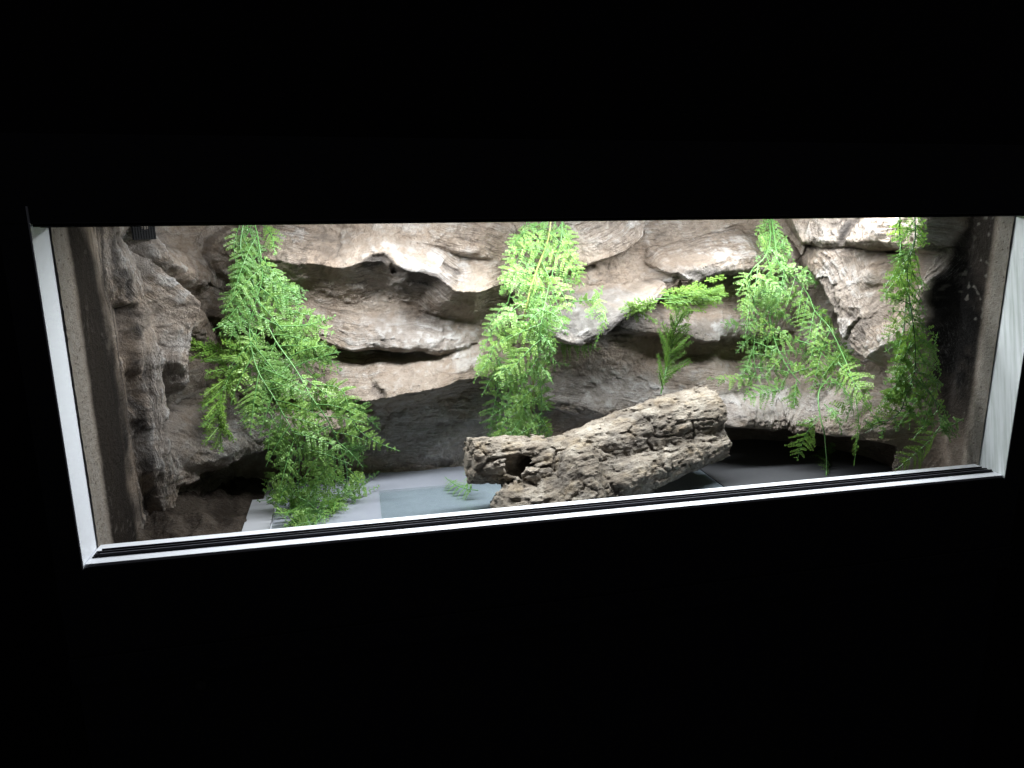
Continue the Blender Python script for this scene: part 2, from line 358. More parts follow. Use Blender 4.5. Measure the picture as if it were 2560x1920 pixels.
# (part name, pixel polyline, protrusion m, reach on the left-hand side m, reach on the right-hand side m, profile powers)
ST = [
 ('rock_face', cr(3, [(700, 60), (1050, 150), (1300, 235), (1480, 300), (1800, 325), (2050, 385), (2250, 440)]), [.03, .045, .055, .06, .06, .06, .04], .10, .014, 2, 2),
 ('rock_face', cr(5, [(700, 560), (960, 530), (1200, 430), (1440, 330), (1540, 230), (1580, 100)]), [.04, .065, .07, .07, .065, .06], .12, .014, 2.5, 2),
 ('rock_ledge', cr(3, [(60, 420), (290, 450), (600, 490), (900, 515), (1050, 470), (1220, 445), (1330, 495), (1420, 540), (1520, 555), (1700, 590), (1790, 665), (1860, 725), (2050, 745), (2200, 700), (2350, 640)]),
   [.06, .085, .10, .10, .11, .118, .112, .110, .112, .116, .12, .12, .11, .09, .06], .066, .085, 1.15, .72),
 ('rock_ledge', cr(3, [(100, 1020), (700, 1130), (1000, 1200), (1300, 1200), (1600, 1210), (1750, 1240), (1950, 1190)]), [.07, .075, .078, .08, .078, .07, .05], .058, .018, 1.7, 2),
 ('rock_ledge', cr(4, [(200, 330), (640, 330), (900, 345), (1050, 368), (1130, 372), (1210, 345), (1450, 290), (1700, 240), (1900, 195), (2100, 150), (2250, 130)]), [.09, .11, .12, .122, .12, .12, .115, .11, .10, .085, .06], .078, .058, 1.2, .8),
 ('rock_ledge', cr(4, [(1800, 600), (1900, 500), (2050, 520), (2150, 640)]), [.02, .035, .035, .02], .03, .02, 1.5, 1.5),
 ('rock_arch', [(482, 1180), (520, 1155), (580, 1128), (640, 1103), (697, 1086), (770, 1068), (830, 1055), (900, 1040)], [.050, .072, .098, .12, .13, .13, .12, .10], .070, .026, 1.3, 7),
 ('driftwood_tongue', cr(5, [(560, 900), (700, 1060), (900, 1150), (1010, 1150), (1200, 1060), (1400, 940), (1560, 850), (1720, 720)]), [.10, .14, .155, .155, .15, .14, .125, .09], [.055, .055, .052, .050, .040, .032, .026, .02], .018, 3.2, 3),
 ('rock_ledge', cr(5, [(900, 770), (1050, 800), (1250, 800), (1450, 800), (1600, 740), (1740, 660)]), [.05, .065, .07, .07, .065, .05], .034, .014, 1.6, 2),
 ('rock_ledge', cr(5, [(1600, 640), (1780, 600), (1830, 550), (2000, 530), (2200, 475)]) + cr(7, [(200, 448), (430, 425), (700, 470)]), [.04, .065, .088, .10, .105, .105, .10, .07], .050, .036, 1.3, 6),
 ('rock_ledge', cr(5, [(1450, 1040), (1750, 1080), (1900, 1110), (2100, 1130), (2212, 1130)]) + cr(7, [(150, 1110), (620, 1080)]), [.05, .075, .08, .08, .08, .075, .06], .06, .016, 1.5, 2),
 ('rock_ledge', [(1330, 985), (1420, 1012), (1490, 1025), (1600, 1030), (1700, 1032), (1790, 1040), (1860, 1048), (1940, 1056), (2010, 1062), (2080, 1068), (2150, 1076), (2205, 1085), (2260, 1098)], [.05, .06, .065, .075, .10, .135, .16, .17, 0.165, .155, .13, .10, .07], .100, .026, 1.15, 6),
 ('rock_face', [(2242, 1080), (2240, 1130), (2232, 1190)], [.07, .07, .06], .07, .008, 1.5, 4),
 ('rock_slab', cr(7, [(860, 430), (900, 500), (1000, 600), (1080, 800), (1160, 960), (1250, 1180), (1400, 1310), (1560, 1390)]), [.05, .075, .09, .10, .10, .11, .11, .08], .11, .018, 2.2, 2),
 ('rock_slab', cr(7, [(760, 60), (800, 180), (850, 290), (1000, 325), (1250, 325), (1450, 330), (1650, 335), (1850, 345)]), [.075, .085, .09, .09, .09, .09, .085, .07], .10, .010, 4, 2),
 ('rock_trunk', cr(7, [(2030, -60), (2090, 150), (2060, 420), (1960, 560), (1870, 700), (1840, 850), (1890, 1000), (1910, 1200), (1900, 1500), (1900, 1900)]), [.02, .03, .045, .055, .06, .06, .055, .05, .045, .03], .028, .045, 1.5, 1.6),
 ('rock_trunk', [(285, 530), (300, 600), (325, 670), (352, 740), (380, 830), (398, 930), (410, 1030), (420, 1120), (430, 1200), (440, 1280), (452, 1390)], [.022, .022, .027, .032, .036, .038, .038, .038, .036, .03, .022], .050, .034, 1.8, 2.6),
 ('rock_slab', cr(1, [(1150, 520), (1320, 660), (1500, 830), (1470, 980), (1400, 1180), (1370, 1290)]), [.045, .06, .078, .07, .052, .03], .012, .045, 2, 1.3),
 ('rock_face', cr(1, [(1000, 100), (1250, 420), (1480, 560), (1560, 640)]), [.04, .055, .06, .03], .045, .03, 1.5, 1.5),
 ('rock_face', cr(1, [(1480, 860), (1580, 960), (1640, 1100)]), [.045, .045, .03], .02, .04, 1.5, 1.5),
 ('rock_face', cr(1, [(1400, 1180), (1420, 1330), (1400, 1500)]), [.045, .06, .045], .012, .03, 2, 2),
 ('rock_face', cr(2, [(1420, 1330), (1500, 1150), (1620, 1000), (1700, 900)]), [.05, .045, .035, .02], .03, .03, 1.5, 1.5),
]
BLOBS = [((2000, 770), .055, .035), ((2030, 860), .05, .03), ((1960, 730), .03, .03), ((2330, 1140), .03, .03), ((2165, 925), .04, .018), ((640, 940), .05, .035), ((600, 1000), .05, .04), ((2080, 1010), .03, .03), ((1500, 900), .025, .03), ((1250, 800), .05, .03)]
GROOVES = [(cr(7, [(1340, 60), (1260, 180), (1190, 290)]), .016, .006), (cr(3, [(1160, 408), (1230, 405), (1290, 470), (1310, 540)]), .016, .0035), (cr(7, [(880, 320), (1300, 335), (1700, 345)]), .012, .005),
           (cr(5, [(1180, 520), (1000, 590)]), .008, .005), (cr(1, [(830, 770), (870, 850)]), .010, .005), (cr(1, [(1020, 980), (1060, 1010)]), .02, .008), (cr(1, [(1050, 1190), (1075, 1250)]), .014, .004), (cr(1, [(880, 980), (880, 1010)]), .012, .004),
           (cr(1, [(650, 300), (740, 380)]), .012, .005), (cr(3, [(1780, 480), (1900, 550)]), .010, .003), (cr(4, [(1150, 240), (1200, 270)]), .012, .005), (cr(1, [(1180, 980), (1190, 1120), (1240, 1250), (1230, 1340)]), .008, .003), (cr(2, [(1190, 490), (1210, 510)]), .012, .005),
           (cr(7, [(1240, 880), (1380, 990), (1450, 1080)]), .004, .003), (cr(7, [(1300, 500), (1420, 480)]), .005, .003)]
disp = .010 * fbm(SG * 9, ZG * 9, 2.2, 2) + .006 + .024 * (sstep(.38, .48, SG) * (1 - sstep(1.02, 1.12, SG)) + .8 * sstep(1.02, 1.12, SG) * (1 - sstep(1.45, 1.6, SG)) * sstep(.07, .11, ZG))
for (px, py), p, r in BLOBS:
    s0, z0 = sz_of(px, py, p); disp = np.maximum(disp, p * np.exp(-((WS - s0) ** 2 + (WZ - z0) ** 2) / r ** 2))
LUMP = .007 * fbm(SG * 16, ZG * 28, 3.1, 3); TN = [noise(SG * 22, ZG * 22, i * 3.7) for i in range(3)]
win = np.full(SG.shape, -1, int); GU = WS.copy(); GD = WZ.copy(); K = .010
for si, (nm, pts, pr, hu, hd, eu, ed) in enumerate(ST):
    P = [sz_of(x, y, p) for (x, y), p in zip(pts, pr)]; hul = hu if isinstance(hu, list) else [hu] * len(pr); K = KS.get(nm, .018)
    sd, u, V = stroke_dist(P, [(p, q) for p, q in zip(pr, hul)]); p = V[..., 0]; hu = V[..., 1]
    bump = p + np.roll(LUMP, (si * 97, si * 31), (0, 1)) * (.3 if nm == 'rock_trunk' else .7)
    up = sd >= 0; t = np.where(up, sd / hu, -sd / hd); t = t * (1 + .2 * np.roll(TN[si % 3], si * 57, 0))
    h = bump * np.clip(1 - np.clip(t, 0, None) ** np.where(up, eu, ed), 0, None)
    h = np.where(t > 1, 0, h)
    m = h > disp
    win[m] = si; GU[m] = (u + si * .37)[m]; GD[m] = (sd + si * .21)[m]
    kk = np.clip(.5 + .5 * (h - disp) / K, 0, 1); disp = disp * (1 - kk) + h * kk + K * kk * (1 - kk) * (h > 0) * .6
# fade the sculpture into flat painted side walls near the front
front = np.minimum(sv, seg[-1] - sv)
fadeL = sstep(.125, .165, sv)[:, None] * np.ones_like(SG); fadeR = sstep(.065, .10, (seg[-1] - sv))[:, None] * np.ones_like(SG)
flat = fadeL * fadeR
disp = disp * flat + (1 - flat) * .002
# relief: lumps, wood grain along each ledge, crusty plaster
hp = .0022 * fbm(SG * 45, ZG * 45, 5.5, 3) + .0016 * fbm(SG * 130, ZG * 130, 1.5, 3)
def facets(X, Y, seed, slope):
    xi, yi = np.floor(X).astype(int), np.floor(Y).astype(int); f1 = np.full(X.shape, 9.); f2 = f1.copy(); h = np.zeros(X.shape)
    for a in (-1, 0, 1):
        for b in (-1, 0, 1):
            hs = _perm[_perm[(xi + a + seed) & 255] + ((yi + b) & 255)]; o = _g3[hs] * .45 + .5; ex, ey = X - xi - a - o[..., 0], Y - yi - b - o[..., 1]
            q = ex * ex + ey * ey; m = q < f1; f2 = np.where(m, f1, np.minimum(f2, q)); f1 = np.where(m, q, f1)
            g2 = _g3[(hs + 77) & 255]; h = np.where(m, slope * (g2[..., 0] * ex + g2[..., 1] * ey + .35 * g2[..., 2]), h)
    return h, np.sqrt(f2) - np.sqrt(f1)
fx, fy = SG + .012 * fbm(SG * 26, ZG * 26, 81., 3), ZG + .010 * fbm(SG * 26, ZG * 26, 84., 3)
fh1, fe1 = facets(fx * 11, fy * 20, 3, 1.); fh2, fe2 = facets(fx * 34, fy * 52, 9, 1.)
fmask = sstep(-.35, .25, fbm(SG * 7, ZG * 7, 88., 2))
fmask = fmask * (.45 + .55 * np.isin(win, [k for k, q in enumerate(ST) if q[0] == 'rock_slab'])) * np.where(np.isin(win, [k for k, q in enumerate(ST) if q[0] == 'rock_trunk']), .3, 1)
trk = np.isin(win, [k for k, q in enumerate(ST) if q[0] in ('rock_trunk', 'driftwood_tongue')]) * 1.
hp = hp + (.0080 * fh1 + .0026 * fh2) * fmask - .0020 * (1 - sstep(0, .10, fe1)) * fmask
gr_ = noise(GU * 16 + 3 * noise(SG * 14, ZG * 14, 3.), GD * 190, 2.) + .6 * noise(GU * 34, GD * 330, 6.)
rid = -np.abs(noise(GU * 13, GD * 95, 9.)) * 1.6 + .4
gmask = sstep(-.25, .35, fbm(SG * 10, ZG * 10, 12., 2))
relief = hp + (.0020 * gr_ + .0022 * rid) * (gmask + .8 * trk) * np.where(win >= 0, 1, .5)
pock = sstep(.50, .78, noise(SG * 95, ZG * 95, 21.)) * .0035 * sstep(0, .4, fbm(SG * 12, ZG * 12, 31., 2))
relief = relief - pock
flk = noise(GU * 20, GD * 62, 51.) + .35 * noise(GU * 60, GD * 150, 53.); flk2 = fbm(SG * 55, ZG * 75, 57., 2)
relief = relief + (1 - .7 * trk) * (.0022 * sstep(-.03, .03, flk) * sstep(-.2, .3, fbm(SG * 11, ZG * 11, 19., 2)) + .0016 * sstep(.10, .16, flk2)) * np.where(win >= 0, 1, .5)
relief = relief * (.18 + .82 * flat)
for pts, dep, wd in GROOVES:
    P = [sz_of(x, y, .08) for x, y in pts]; best = np.full(SG.shape, 1e9)
    # find the stroke position on the finished surface rather than on a fixed offset
    sd, u, V = stroke_dist(P, [(0,)] * len(P)); relief -= dep * np.exp(-(sd / wd) ** 2) * flat
disp2 = np.clip(disp + relief, .0012, .30)
PW = surf(disp2)
# undercut the lips: pull the surface below each lip back up a little
VP = to_px(PW).reshape(PW.shape[0], PW.shape[1], 2)
# paint: tan plaster, dry-brushed highlights on the high spots, dark wash and scorched side walls
PN = .35 * fbm(SG * 40, ZG * 40, .7, 4)
def px_patch(cx, cy, rx, ry, rot=0, soft=.5):
    c, s_ = math.cos(rot), math.sin(rot); dx, dy = VP[..., 0] - cx, VP[..., 1] - cy
    q = np.hypot((dx * c + dy * s_) / rx, (-dx * s_ + dy * c) / ry) + np.roll(PN, (int(cx) % 331, int(cy) % 97), (0, 1))
    return 1 - sstep(1 - soft, 1 + soft * .4, q)
tan = np.array([.345, .280, .225]); tan2 = np.array([.43, .365, .308]); brown = np.array([.145, .112, .088]); white = np.array([.60, .595, .59]); dark = np.array([.026, .024, .024]); grey = np.array([.26, .243, .23])
n1 = sstep(-.45, .5, fbm(SG * 14, ZG * 14, 41., 4))[..., None]
col = tan * (1 - n1) + tan2 * n1
n2 = sstep(.0, .7, fbm(SG * 8, ZG * 8, 47., 3))[..., None] * .5; col = col * (1 - n2) + (brown * .5 + tan * .5) * n2
def lay(mask, c):
    global col
    mask = np.clip(mask, 0, 1)[..., None]; col = col * (1 - mask) + np.array(c) * mask
# brown corners
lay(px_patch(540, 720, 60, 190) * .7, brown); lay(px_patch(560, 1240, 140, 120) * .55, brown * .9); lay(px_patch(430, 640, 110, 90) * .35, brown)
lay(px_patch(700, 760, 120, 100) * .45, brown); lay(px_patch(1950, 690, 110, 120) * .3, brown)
# grey driftwood layers
for cx, cy, rx, ry, k in ((1000, 700, 190, 45, .55), (1030, 840, 170, 60, .6), (1080, 1110, 170, 70, .8), (1290, 1000, 130, 60, .6), (1500, 960, 190, 60, .6), (1480, 810, 150, 70, .55), (1780, 690, 130, 30, .8),
                          (1780, 830, 130, 40, .6), (620, 1060, 140, 70, .6), (410, 1000, 60, 260, .55), (340, 620, 80, 110, .6), (2360, 600, 70, 110, .7), (2100, 580, 120, 50, .45), (2100, 760, 90, 120, .35), (1880, 1010, 190, 40, .45), (2330, 800, 40, 200, .6), (1500, 570, 300, 60, .25)):
    lay(px_patch(cx, cy, rx, ry) * k, grey)
lay(px_patch(1080, 1090, 190, 80) * .8, [.44, .42, .40]); lay(px_patch(590, 1105, 150, 60) * .7, [.42, .385, .35]); lay(px_patch(1920, 1015, 240, 55) * .7, [.45, .415, .39]); lay(px_patch(1500, 980, 200, 60) * .5, [.42, .40, .38]); lay(px_patch(1260, 1040, 120, 60) * .5, [.30, .29, .28]); lay(px_patch(1500, 810, 150, 60) * .8, [.215, .21, .205]); lay(px_patch(1540, 742, 150, 20) * .6, [.33, .325, .32]); lay(px_patch(1560, 800, 90, 16, -.55) * .7, dark * 2.5); lay(px_patch(1470, 850, 60, 8, -.3) * .6, dark * 2.5)  # lower wall and right shelf painted paler in place of fill light
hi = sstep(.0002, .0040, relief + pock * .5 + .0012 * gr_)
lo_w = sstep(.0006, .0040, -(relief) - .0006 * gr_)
brush = np.zeros(SG.shape)
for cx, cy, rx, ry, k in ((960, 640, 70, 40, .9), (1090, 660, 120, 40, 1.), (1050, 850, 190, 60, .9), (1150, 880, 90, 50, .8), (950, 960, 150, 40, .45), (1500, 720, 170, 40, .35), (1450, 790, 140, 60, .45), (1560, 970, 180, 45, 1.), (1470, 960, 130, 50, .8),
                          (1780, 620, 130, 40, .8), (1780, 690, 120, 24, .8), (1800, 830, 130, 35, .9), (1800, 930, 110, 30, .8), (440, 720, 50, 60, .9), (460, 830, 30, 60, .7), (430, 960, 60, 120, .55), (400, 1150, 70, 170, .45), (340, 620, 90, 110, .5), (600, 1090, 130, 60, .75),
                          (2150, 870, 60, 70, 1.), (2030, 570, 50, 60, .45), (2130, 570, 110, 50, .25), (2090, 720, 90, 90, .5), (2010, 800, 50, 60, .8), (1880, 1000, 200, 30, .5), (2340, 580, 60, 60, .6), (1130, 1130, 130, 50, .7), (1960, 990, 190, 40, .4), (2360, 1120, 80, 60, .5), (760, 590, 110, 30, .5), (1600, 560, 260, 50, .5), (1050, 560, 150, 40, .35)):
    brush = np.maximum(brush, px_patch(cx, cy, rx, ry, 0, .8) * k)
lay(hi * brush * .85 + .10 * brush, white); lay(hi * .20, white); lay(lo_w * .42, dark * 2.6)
# dark paint: scorched side walls and dark lip faces
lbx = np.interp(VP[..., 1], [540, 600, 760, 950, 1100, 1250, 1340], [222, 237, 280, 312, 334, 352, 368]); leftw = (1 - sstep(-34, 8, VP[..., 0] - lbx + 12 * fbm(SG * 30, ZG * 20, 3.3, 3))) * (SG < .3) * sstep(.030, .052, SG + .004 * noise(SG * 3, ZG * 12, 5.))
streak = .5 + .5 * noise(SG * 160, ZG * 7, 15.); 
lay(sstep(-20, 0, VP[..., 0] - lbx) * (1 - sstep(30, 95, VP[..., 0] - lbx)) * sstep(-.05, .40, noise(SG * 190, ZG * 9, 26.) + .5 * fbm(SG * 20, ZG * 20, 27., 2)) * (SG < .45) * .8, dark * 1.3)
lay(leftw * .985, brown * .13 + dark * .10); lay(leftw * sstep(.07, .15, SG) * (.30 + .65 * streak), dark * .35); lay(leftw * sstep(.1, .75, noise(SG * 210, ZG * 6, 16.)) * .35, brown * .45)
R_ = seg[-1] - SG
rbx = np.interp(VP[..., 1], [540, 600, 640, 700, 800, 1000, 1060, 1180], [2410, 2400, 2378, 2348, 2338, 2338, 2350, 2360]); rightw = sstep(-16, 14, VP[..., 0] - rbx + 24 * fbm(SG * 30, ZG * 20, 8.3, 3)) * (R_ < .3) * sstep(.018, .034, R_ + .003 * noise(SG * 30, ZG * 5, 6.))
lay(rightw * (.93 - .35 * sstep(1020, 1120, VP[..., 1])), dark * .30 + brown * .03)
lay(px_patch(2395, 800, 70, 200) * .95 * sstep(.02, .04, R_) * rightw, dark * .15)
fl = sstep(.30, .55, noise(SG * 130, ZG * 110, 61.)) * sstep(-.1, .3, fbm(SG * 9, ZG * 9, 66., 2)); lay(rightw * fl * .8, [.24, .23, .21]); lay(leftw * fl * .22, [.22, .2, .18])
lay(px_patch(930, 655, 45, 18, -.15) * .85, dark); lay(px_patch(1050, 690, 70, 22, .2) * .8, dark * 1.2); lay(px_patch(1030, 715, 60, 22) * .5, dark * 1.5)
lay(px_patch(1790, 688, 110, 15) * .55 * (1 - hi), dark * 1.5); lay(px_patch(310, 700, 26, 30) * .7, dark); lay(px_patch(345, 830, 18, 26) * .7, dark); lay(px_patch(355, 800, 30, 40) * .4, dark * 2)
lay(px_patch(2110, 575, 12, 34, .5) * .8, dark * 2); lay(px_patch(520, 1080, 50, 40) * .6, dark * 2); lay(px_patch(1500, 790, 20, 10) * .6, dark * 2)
front_beige = (1 - sstep(.030, .052, SG)) ; lay(front_beige, [.36, .325, .29]); fr = 1 - sstep(.016, .034, R_); lay(fr, [.30, .28, .25])
lay((front_beige + fr) * sstep(.5, .62, noise(SG * 240, ZG * 240, 71.)) * .8, [.08, .06, .05])
grainw = np.clip(gmask * np.where(win >= 0, 1, .55), .1, 1) * (.12 + .88 * flat)
# split the sheet into its rocks, sharing normals so that the joints stay unseen
dx = np.gradient(PW, axis=0); dz = np.gradient(PW, axis=1); NRM = np.cross(dx, dz); NRM /= np.linalg.norm(NRM, axis=2)[..., None] + 1e-12
if np.mean(NRM[NSg // 2, :, 1]) > 0: NRM = -NRM
ii, jj = np.meshgrid(np.arange(NSg - 1), np.arange(NZ - 1), indexing='ij')
vid = ii * NZ + jj
quads = np.stack([vid, vid + NZ, vid + NZ + 1, vid + 1], -1).reshape(-1, 4)
fid = win[:-1, :-1].copy(); mid = sv[:-1][:, None]
fid[(np.broadcast_to(mid, fid.shape) < .15)] = -2; fid[(np.broadcast_to(seg[-1] - mid, fid.shape) < .085)] = -3
fid = fid.ravel()
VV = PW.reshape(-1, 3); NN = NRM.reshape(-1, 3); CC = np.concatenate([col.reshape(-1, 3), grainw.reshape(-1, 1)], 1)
UV = np.stack([GU.ravel(), GD.ravel()], 1)
wall_bvh_me = None
rock = empty('rock_background', (.6, .40, FL), 'sculpted tan and grey rock background lining the back and sides of the vivarium', 'rock background')
def cut(name, sel):
    f = quads[sel]
    if len(f) < 60: return
    idx, inv = np.unique(f, return_inverse=True); f2 = inv.reshape(-1, 4)
    me = mesh_np(name, VV[idx], f2)
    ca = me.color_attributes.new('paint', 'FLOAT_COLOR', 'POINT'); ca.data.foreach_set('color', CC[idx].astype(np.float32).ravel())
    uvl = me.uv_layers.new(name='grain'); li = np.zeros(len(me.loops), np.int32); me.loops.foreach_get('vertex_index', li)
    uvl.data.foreach_set('uv', UV[idx][li].astype(np.float32).ravel())
    me.polygons.foreach_set('use_smooth', np.ones(len(me.polygons), bool))
    me.normals_split_custom_set_from_vertices(NN[idx].astype(np.float32).tolist())
    return link(name, me, M_ROCK, rock)
names = {-1: 'rock_wall', -2: 'side_wall', -3: 'side_wall'}
for k in np.unique(fid): cut(names.get(int(k)) or ST[int(k)][0], fid == k)
bvh = BVHTree.FromPolygons([tuple(v) for v in VV.reshape(NSg, NZ, 3)[::3, ::3].reshape(-1, 3)],
      [(a, a + len(zv[::3]), a + len(zv[::3]) + 1, a + 1) for i in range(len(sv[::3]) - 1) for a in range(i * len(zv[::3]), i * len(zv[::3]) + len(zv[::3]) - 1)])
def hit(px, py):
    d = ray(px, py); r = bvh.ray_cast(Vector(CAM + d * .87), Vector(d))
    return np.array(r[0]) if r[0] is not None else at(px, py, 1, .36)
# dark vent mesh in the upper left corner of the background
vc = hit(362, 580)
vm = []
for i in range(9): vm.append(((-.022 + i * .0055, .0004, -.021), (-.0205 + i * .0055, .0015, .021)))
for i in range(8): vm.append(((-.022, .0007, -.02 + i * .0055), (.0235, .0018, -.0188 + i * .0055)))
vo = bpy.data.objects.new('vent_grille', box_mesh('vent_grille', vm + [((-.024, .002, -.022), (.0255, .003, .022))])); C.objects.link(vo); vo.data.materials.append(M_VENT)
vo.matrix_world = Matrix.Translation(vc + np.array([.000, -.004, .004])) @ Matrix.Rotation(math.radians(40), 4, 'Z') @ Matrix.Scale(.62, 4); vo.parent = rock; vo.matrix_parent_inverse = Matrix.Translation(-rock.location)

# ------------------------------------------------------------------ floor
mx_, my_ = np.meshgrid(np.linspace(-.0, .150, 90), np.linspace(.053, .40, 200), indexing='ij')
hgt = .004 + .030 * (1 - sstep(.02, .135, mx_ + .03 * noise(mx_ * 18, my_ * 18, 3.))) * sstep(.16, .26, my_) + .010 * fbm(mx_ * 30, my_ * 30, 5., 4); hgt = hgt * (1 - sstep(.125, .148, mx_)) * sstep(.053, .075, my_) 
mv = np.stack([mx_, my_, FL - .004 + np.maximum(hgt, 0)], -1).reshape(-1, 3); kk_ = (np.arange(89)[:, None] * 200 + np.arange(199)[None]).ravel()
me = mesh_np('cave_floor', mv, np.stack([kk_, kk_ + 200, kk_ + 201, kk_ + 1], 1)); ca = me.color_attributes.new('paint', 'FLOAT_COLOR', 'POINT')
nn_ = sstep(-.4, .4, fbm(mx_ * 25, my_ * 25, 9., 3)).reshape(-1, 1); ca.data.foreach_set('color', np.concatenate([brown * .30 * (1 - nn_) + tan * .26 * nn_, np.full((len(mv), 1), .3)], 1).astype(np.float32).ravel())
uvl = me.uv_layers.new(name='grain'); li = np.zeros(len(me.loops), np.int32); me.loops.foreach_get('vertex_index', li); uvl.data.foreach_set('uv', mv[li][:, :2].astype(np.float32).ravel())
link('cave_floor', me, M_ROCK, rock, True)
def slab(name, x0, x1, y0, y1, z0, z1, mat, bev, label, cat):
    o = link(name, box_mesh(name, [((x0, y0, z0), (x1, y1, z1))], bev), mat); return tagv(o, label, cat)
slab('floor_tile', .1745, .862, .052, .44, FL - .0055, FL, M_TILE, .0006, 'large grey glazed floor tile under the glass plate and the cork log', 'tile')
slab('floor_tile', .135, .1715, .052, .296, FL - .0055, FL + .0004, M_TILEW, .0006, 'narrow white floor tile strip in the left cave corner', 'tile')
slab('floor_tile', .8645, 1.18, .052, .44, FL - .0055, FL - .0004, M_TILE_SHADED, .0006, 'floor tile under the right-hand rock arch, coloured dark grey for the arch shadow', 'tile')
slab('glass_plate', .3265, 0.8605, .06, .279, FL + .0006, FL + .0046, M_GLASS, .0012, 'clear greenish glass plate lying on the tile under the cork log', 'glass plate')

# ------------------------------------------------------------------ cork bark log (one hollow piece, grown from a distance field)
def surface_nets(Fd, org, h):
    ins = Fd < 0; nx_, ny_, nz_ = Fd.shape
    acc = np.zeros((nx_ - 1, ny_ - 1, nz_ - 1, 3), np.float32); cnt = np.zeros((nx_ - 1, ny_ - 1, nz_ - 1), np.float32)
    cs = [(a, b, c) for a in (0, 1) for b in (0, 1) for c in (0, 1)]
    def sub(A, o): return A[o[0]:nx_ - 1 + o[0], o[1]:ny_ - 1 + o[1], o[2]:nz_ - 1 + o[2]]
    for a in cs:
        for ax in range(3):
            if a[ax] == 0:
                b = list(a); b[ax] = 1
                fa, fb = sub(Fd, a), sub(Fd, b); m = (fa < 0) != (fb < 0)
                t = np.where(m, fa / np.where(m, fa - fb, 1), 0)
                for q in range(3): acc[..., q] += np.where(m, a[q] + (t if q == ax else 0), 0)
                cnt += m
    act = cnt > 0; idx = np.full(act.shape, -1, np.int32); idx[act] = np.arange(act.sum())
    g = np.stack(np.nonzero(act), 1); V = (g + acc[act] / cnt[act][:, None]) * h + org
    Q = []
    for ax in range(3):
        o = [0, 0, 0]; o[ax] = 1
        A = ins[:nx_ - o[0], :ny_ - o[1], :nz_ - o[2]]; B = ins[o[0]:, o[1]:, o[2]:]
        e = np.stack(np.nonzero(A != B), 1); u, v = [(1, 2), (2, 0), (0, 1)][ax]
        ok = (e[:, u] > 0) & (e[:, v] > 0) & (e[:, u] < Fd.shape[u] - 1) & (e[:, v] < Fd.shape[v] - 1); e = e[ok]
        du = np.zeros(3, int); du[u] = 1; dv = np.zeros(3, int); dv[v] = 1
        q = np.stack([idx[tuple((e - du - dv).T)], idx[tuple((e - dv).T)], idx[tuple(e.T)], idx[tuple((e - du).T)]], 1)
        fl_ = ~A[tuple(e.T)]; q[fl_] = q[fl_][:, ::-1]; Q.append(q)
    return V, np.concatenate(Q)
def capsule(P, a, b, ra, rb):
    a, b = np.array(a, np.float32), np.array(b, np.float32); ab = b - a
    t = np.clip(((P - a) @ ab) / (ab @ ab), 0, 1); return np.linalg.norm(P - a - t[..., None] * ab, axis=-1) - (ra + (rb - ra) * t)
def smin(a, b, k):
    h = np.clip(.5 + .5 * (b - a) / k, 0, 1); return b * (1 - h) + a * h - k * h * (1 - h)
LH = .0021; lo_, hi_ = np.array([.43, .045, -.06]), np.array([.97, .37, .125])
gx, gy, gz = [np.arange(lo_[i], hi_[i], LH) for i in range(3)]
GP = np.stack(np.meshgrid(gx, gy, gz, indexing='ij'), -1).astype(np.float32)
SAX = unit(at(1330, 1150, 1, .160) - at(1110, 1150, 1, .15)).astype(np.float32); E_ = at(1762, 1045, 1, .245); spine = [at(1330, 1158, 1, .160), at(1420, 1150, 1, .165), at(1530, 1112, 1, .185), at(1650, 1068, 1, .215), at(1860, 1000, 1, .265)]
rad = [.030, .040, .045, .046, .045]
d = 1e3
for a, b, ra, rb in zip(spine[:-1], spine[1:], rad[:-1], rad[1:]): d = np.minimum(d, capsule(GP, a, b, ra, rb)) if not isinstance(d, float) and not isinstance(d, int) else capsule(GP, a, b, ra, rb)
d = smin(d, capsule(GP, at(1490, 1225, 1, .115), at(1800, 1100, 1, .225), .034, .030), .005)      # lower flange
d = smin(d, capsule(GP, at(1110, 1150, 1, .15), at(1330, 1150, 1, .160), .031, .036), .012)         # left stub
d = smin(d, capsule(GP, at(1500, 1088, 1, .195), at(1560, 1063, 1, .21), .022, .020), .008)         # raised flap on top
d = smin(d, capsule(GP, at(1450, 1165, 1, .120), at(1452, 1290, 1, .075), .033, .038), .005)        # knee towards the glass
d = smin(d, capsule(GP, at(1282, 1264, 1, .110), at(1390, 1270, 1, .100), .032, .032), .008)        # broken piece at the lower left
d = smin(d, capsule(GP, at(1315, 1232, 1, .118), at(1400, 1225, 1, .118), .022, .026), .008)
d = smin(d, capsule(GP, at(1325, 1186, 1, .125), at(1390, 1175, 1, .14), .019, .022), .006)         # broken branch ring
hole = np.minimum(capsule(GP, at(1314, 1142, 1, .112), at(1258, 1204, 1, .112), .010, .012), capsule(GP, at(1288, 1168, 1, .125), at(1345, 1150, 1, .168), .015, .012))
hole = np.minimum(hole, capsule(GP, at(1312, 1168, 1, .095), at(1335, 1166, 1, .12), .007, .006))
d = np.maximum(d, -hole)
ax_ = spine[-1] - spine[1]; ax_ = ax_ / np.linalg.norm(ax_); axf = ax_.astype(np.float32)
band = np.abs(d) < .02
pb = GP[band]; al = pb @ axf; sx = pb @ np.array([-axf[1], axf[0], 0], np.float32); sz_ = pb[:, 2]
endp = (pb - E_.astype(np.float32)) @ axf - .004 - .006 * noise(pb[:, 1] * 60, pb[:, 2] * 60, 3.) ; stubp = ((pb - np.array(at(1172, 1150, 1, .15), np.float32)) @ -SAX) + .003 * noise(pb[:, 2] * 70, pb[:, 1] * 70, 2.)
db = np.maximum(np.maximum(d[band], endp), stubp)
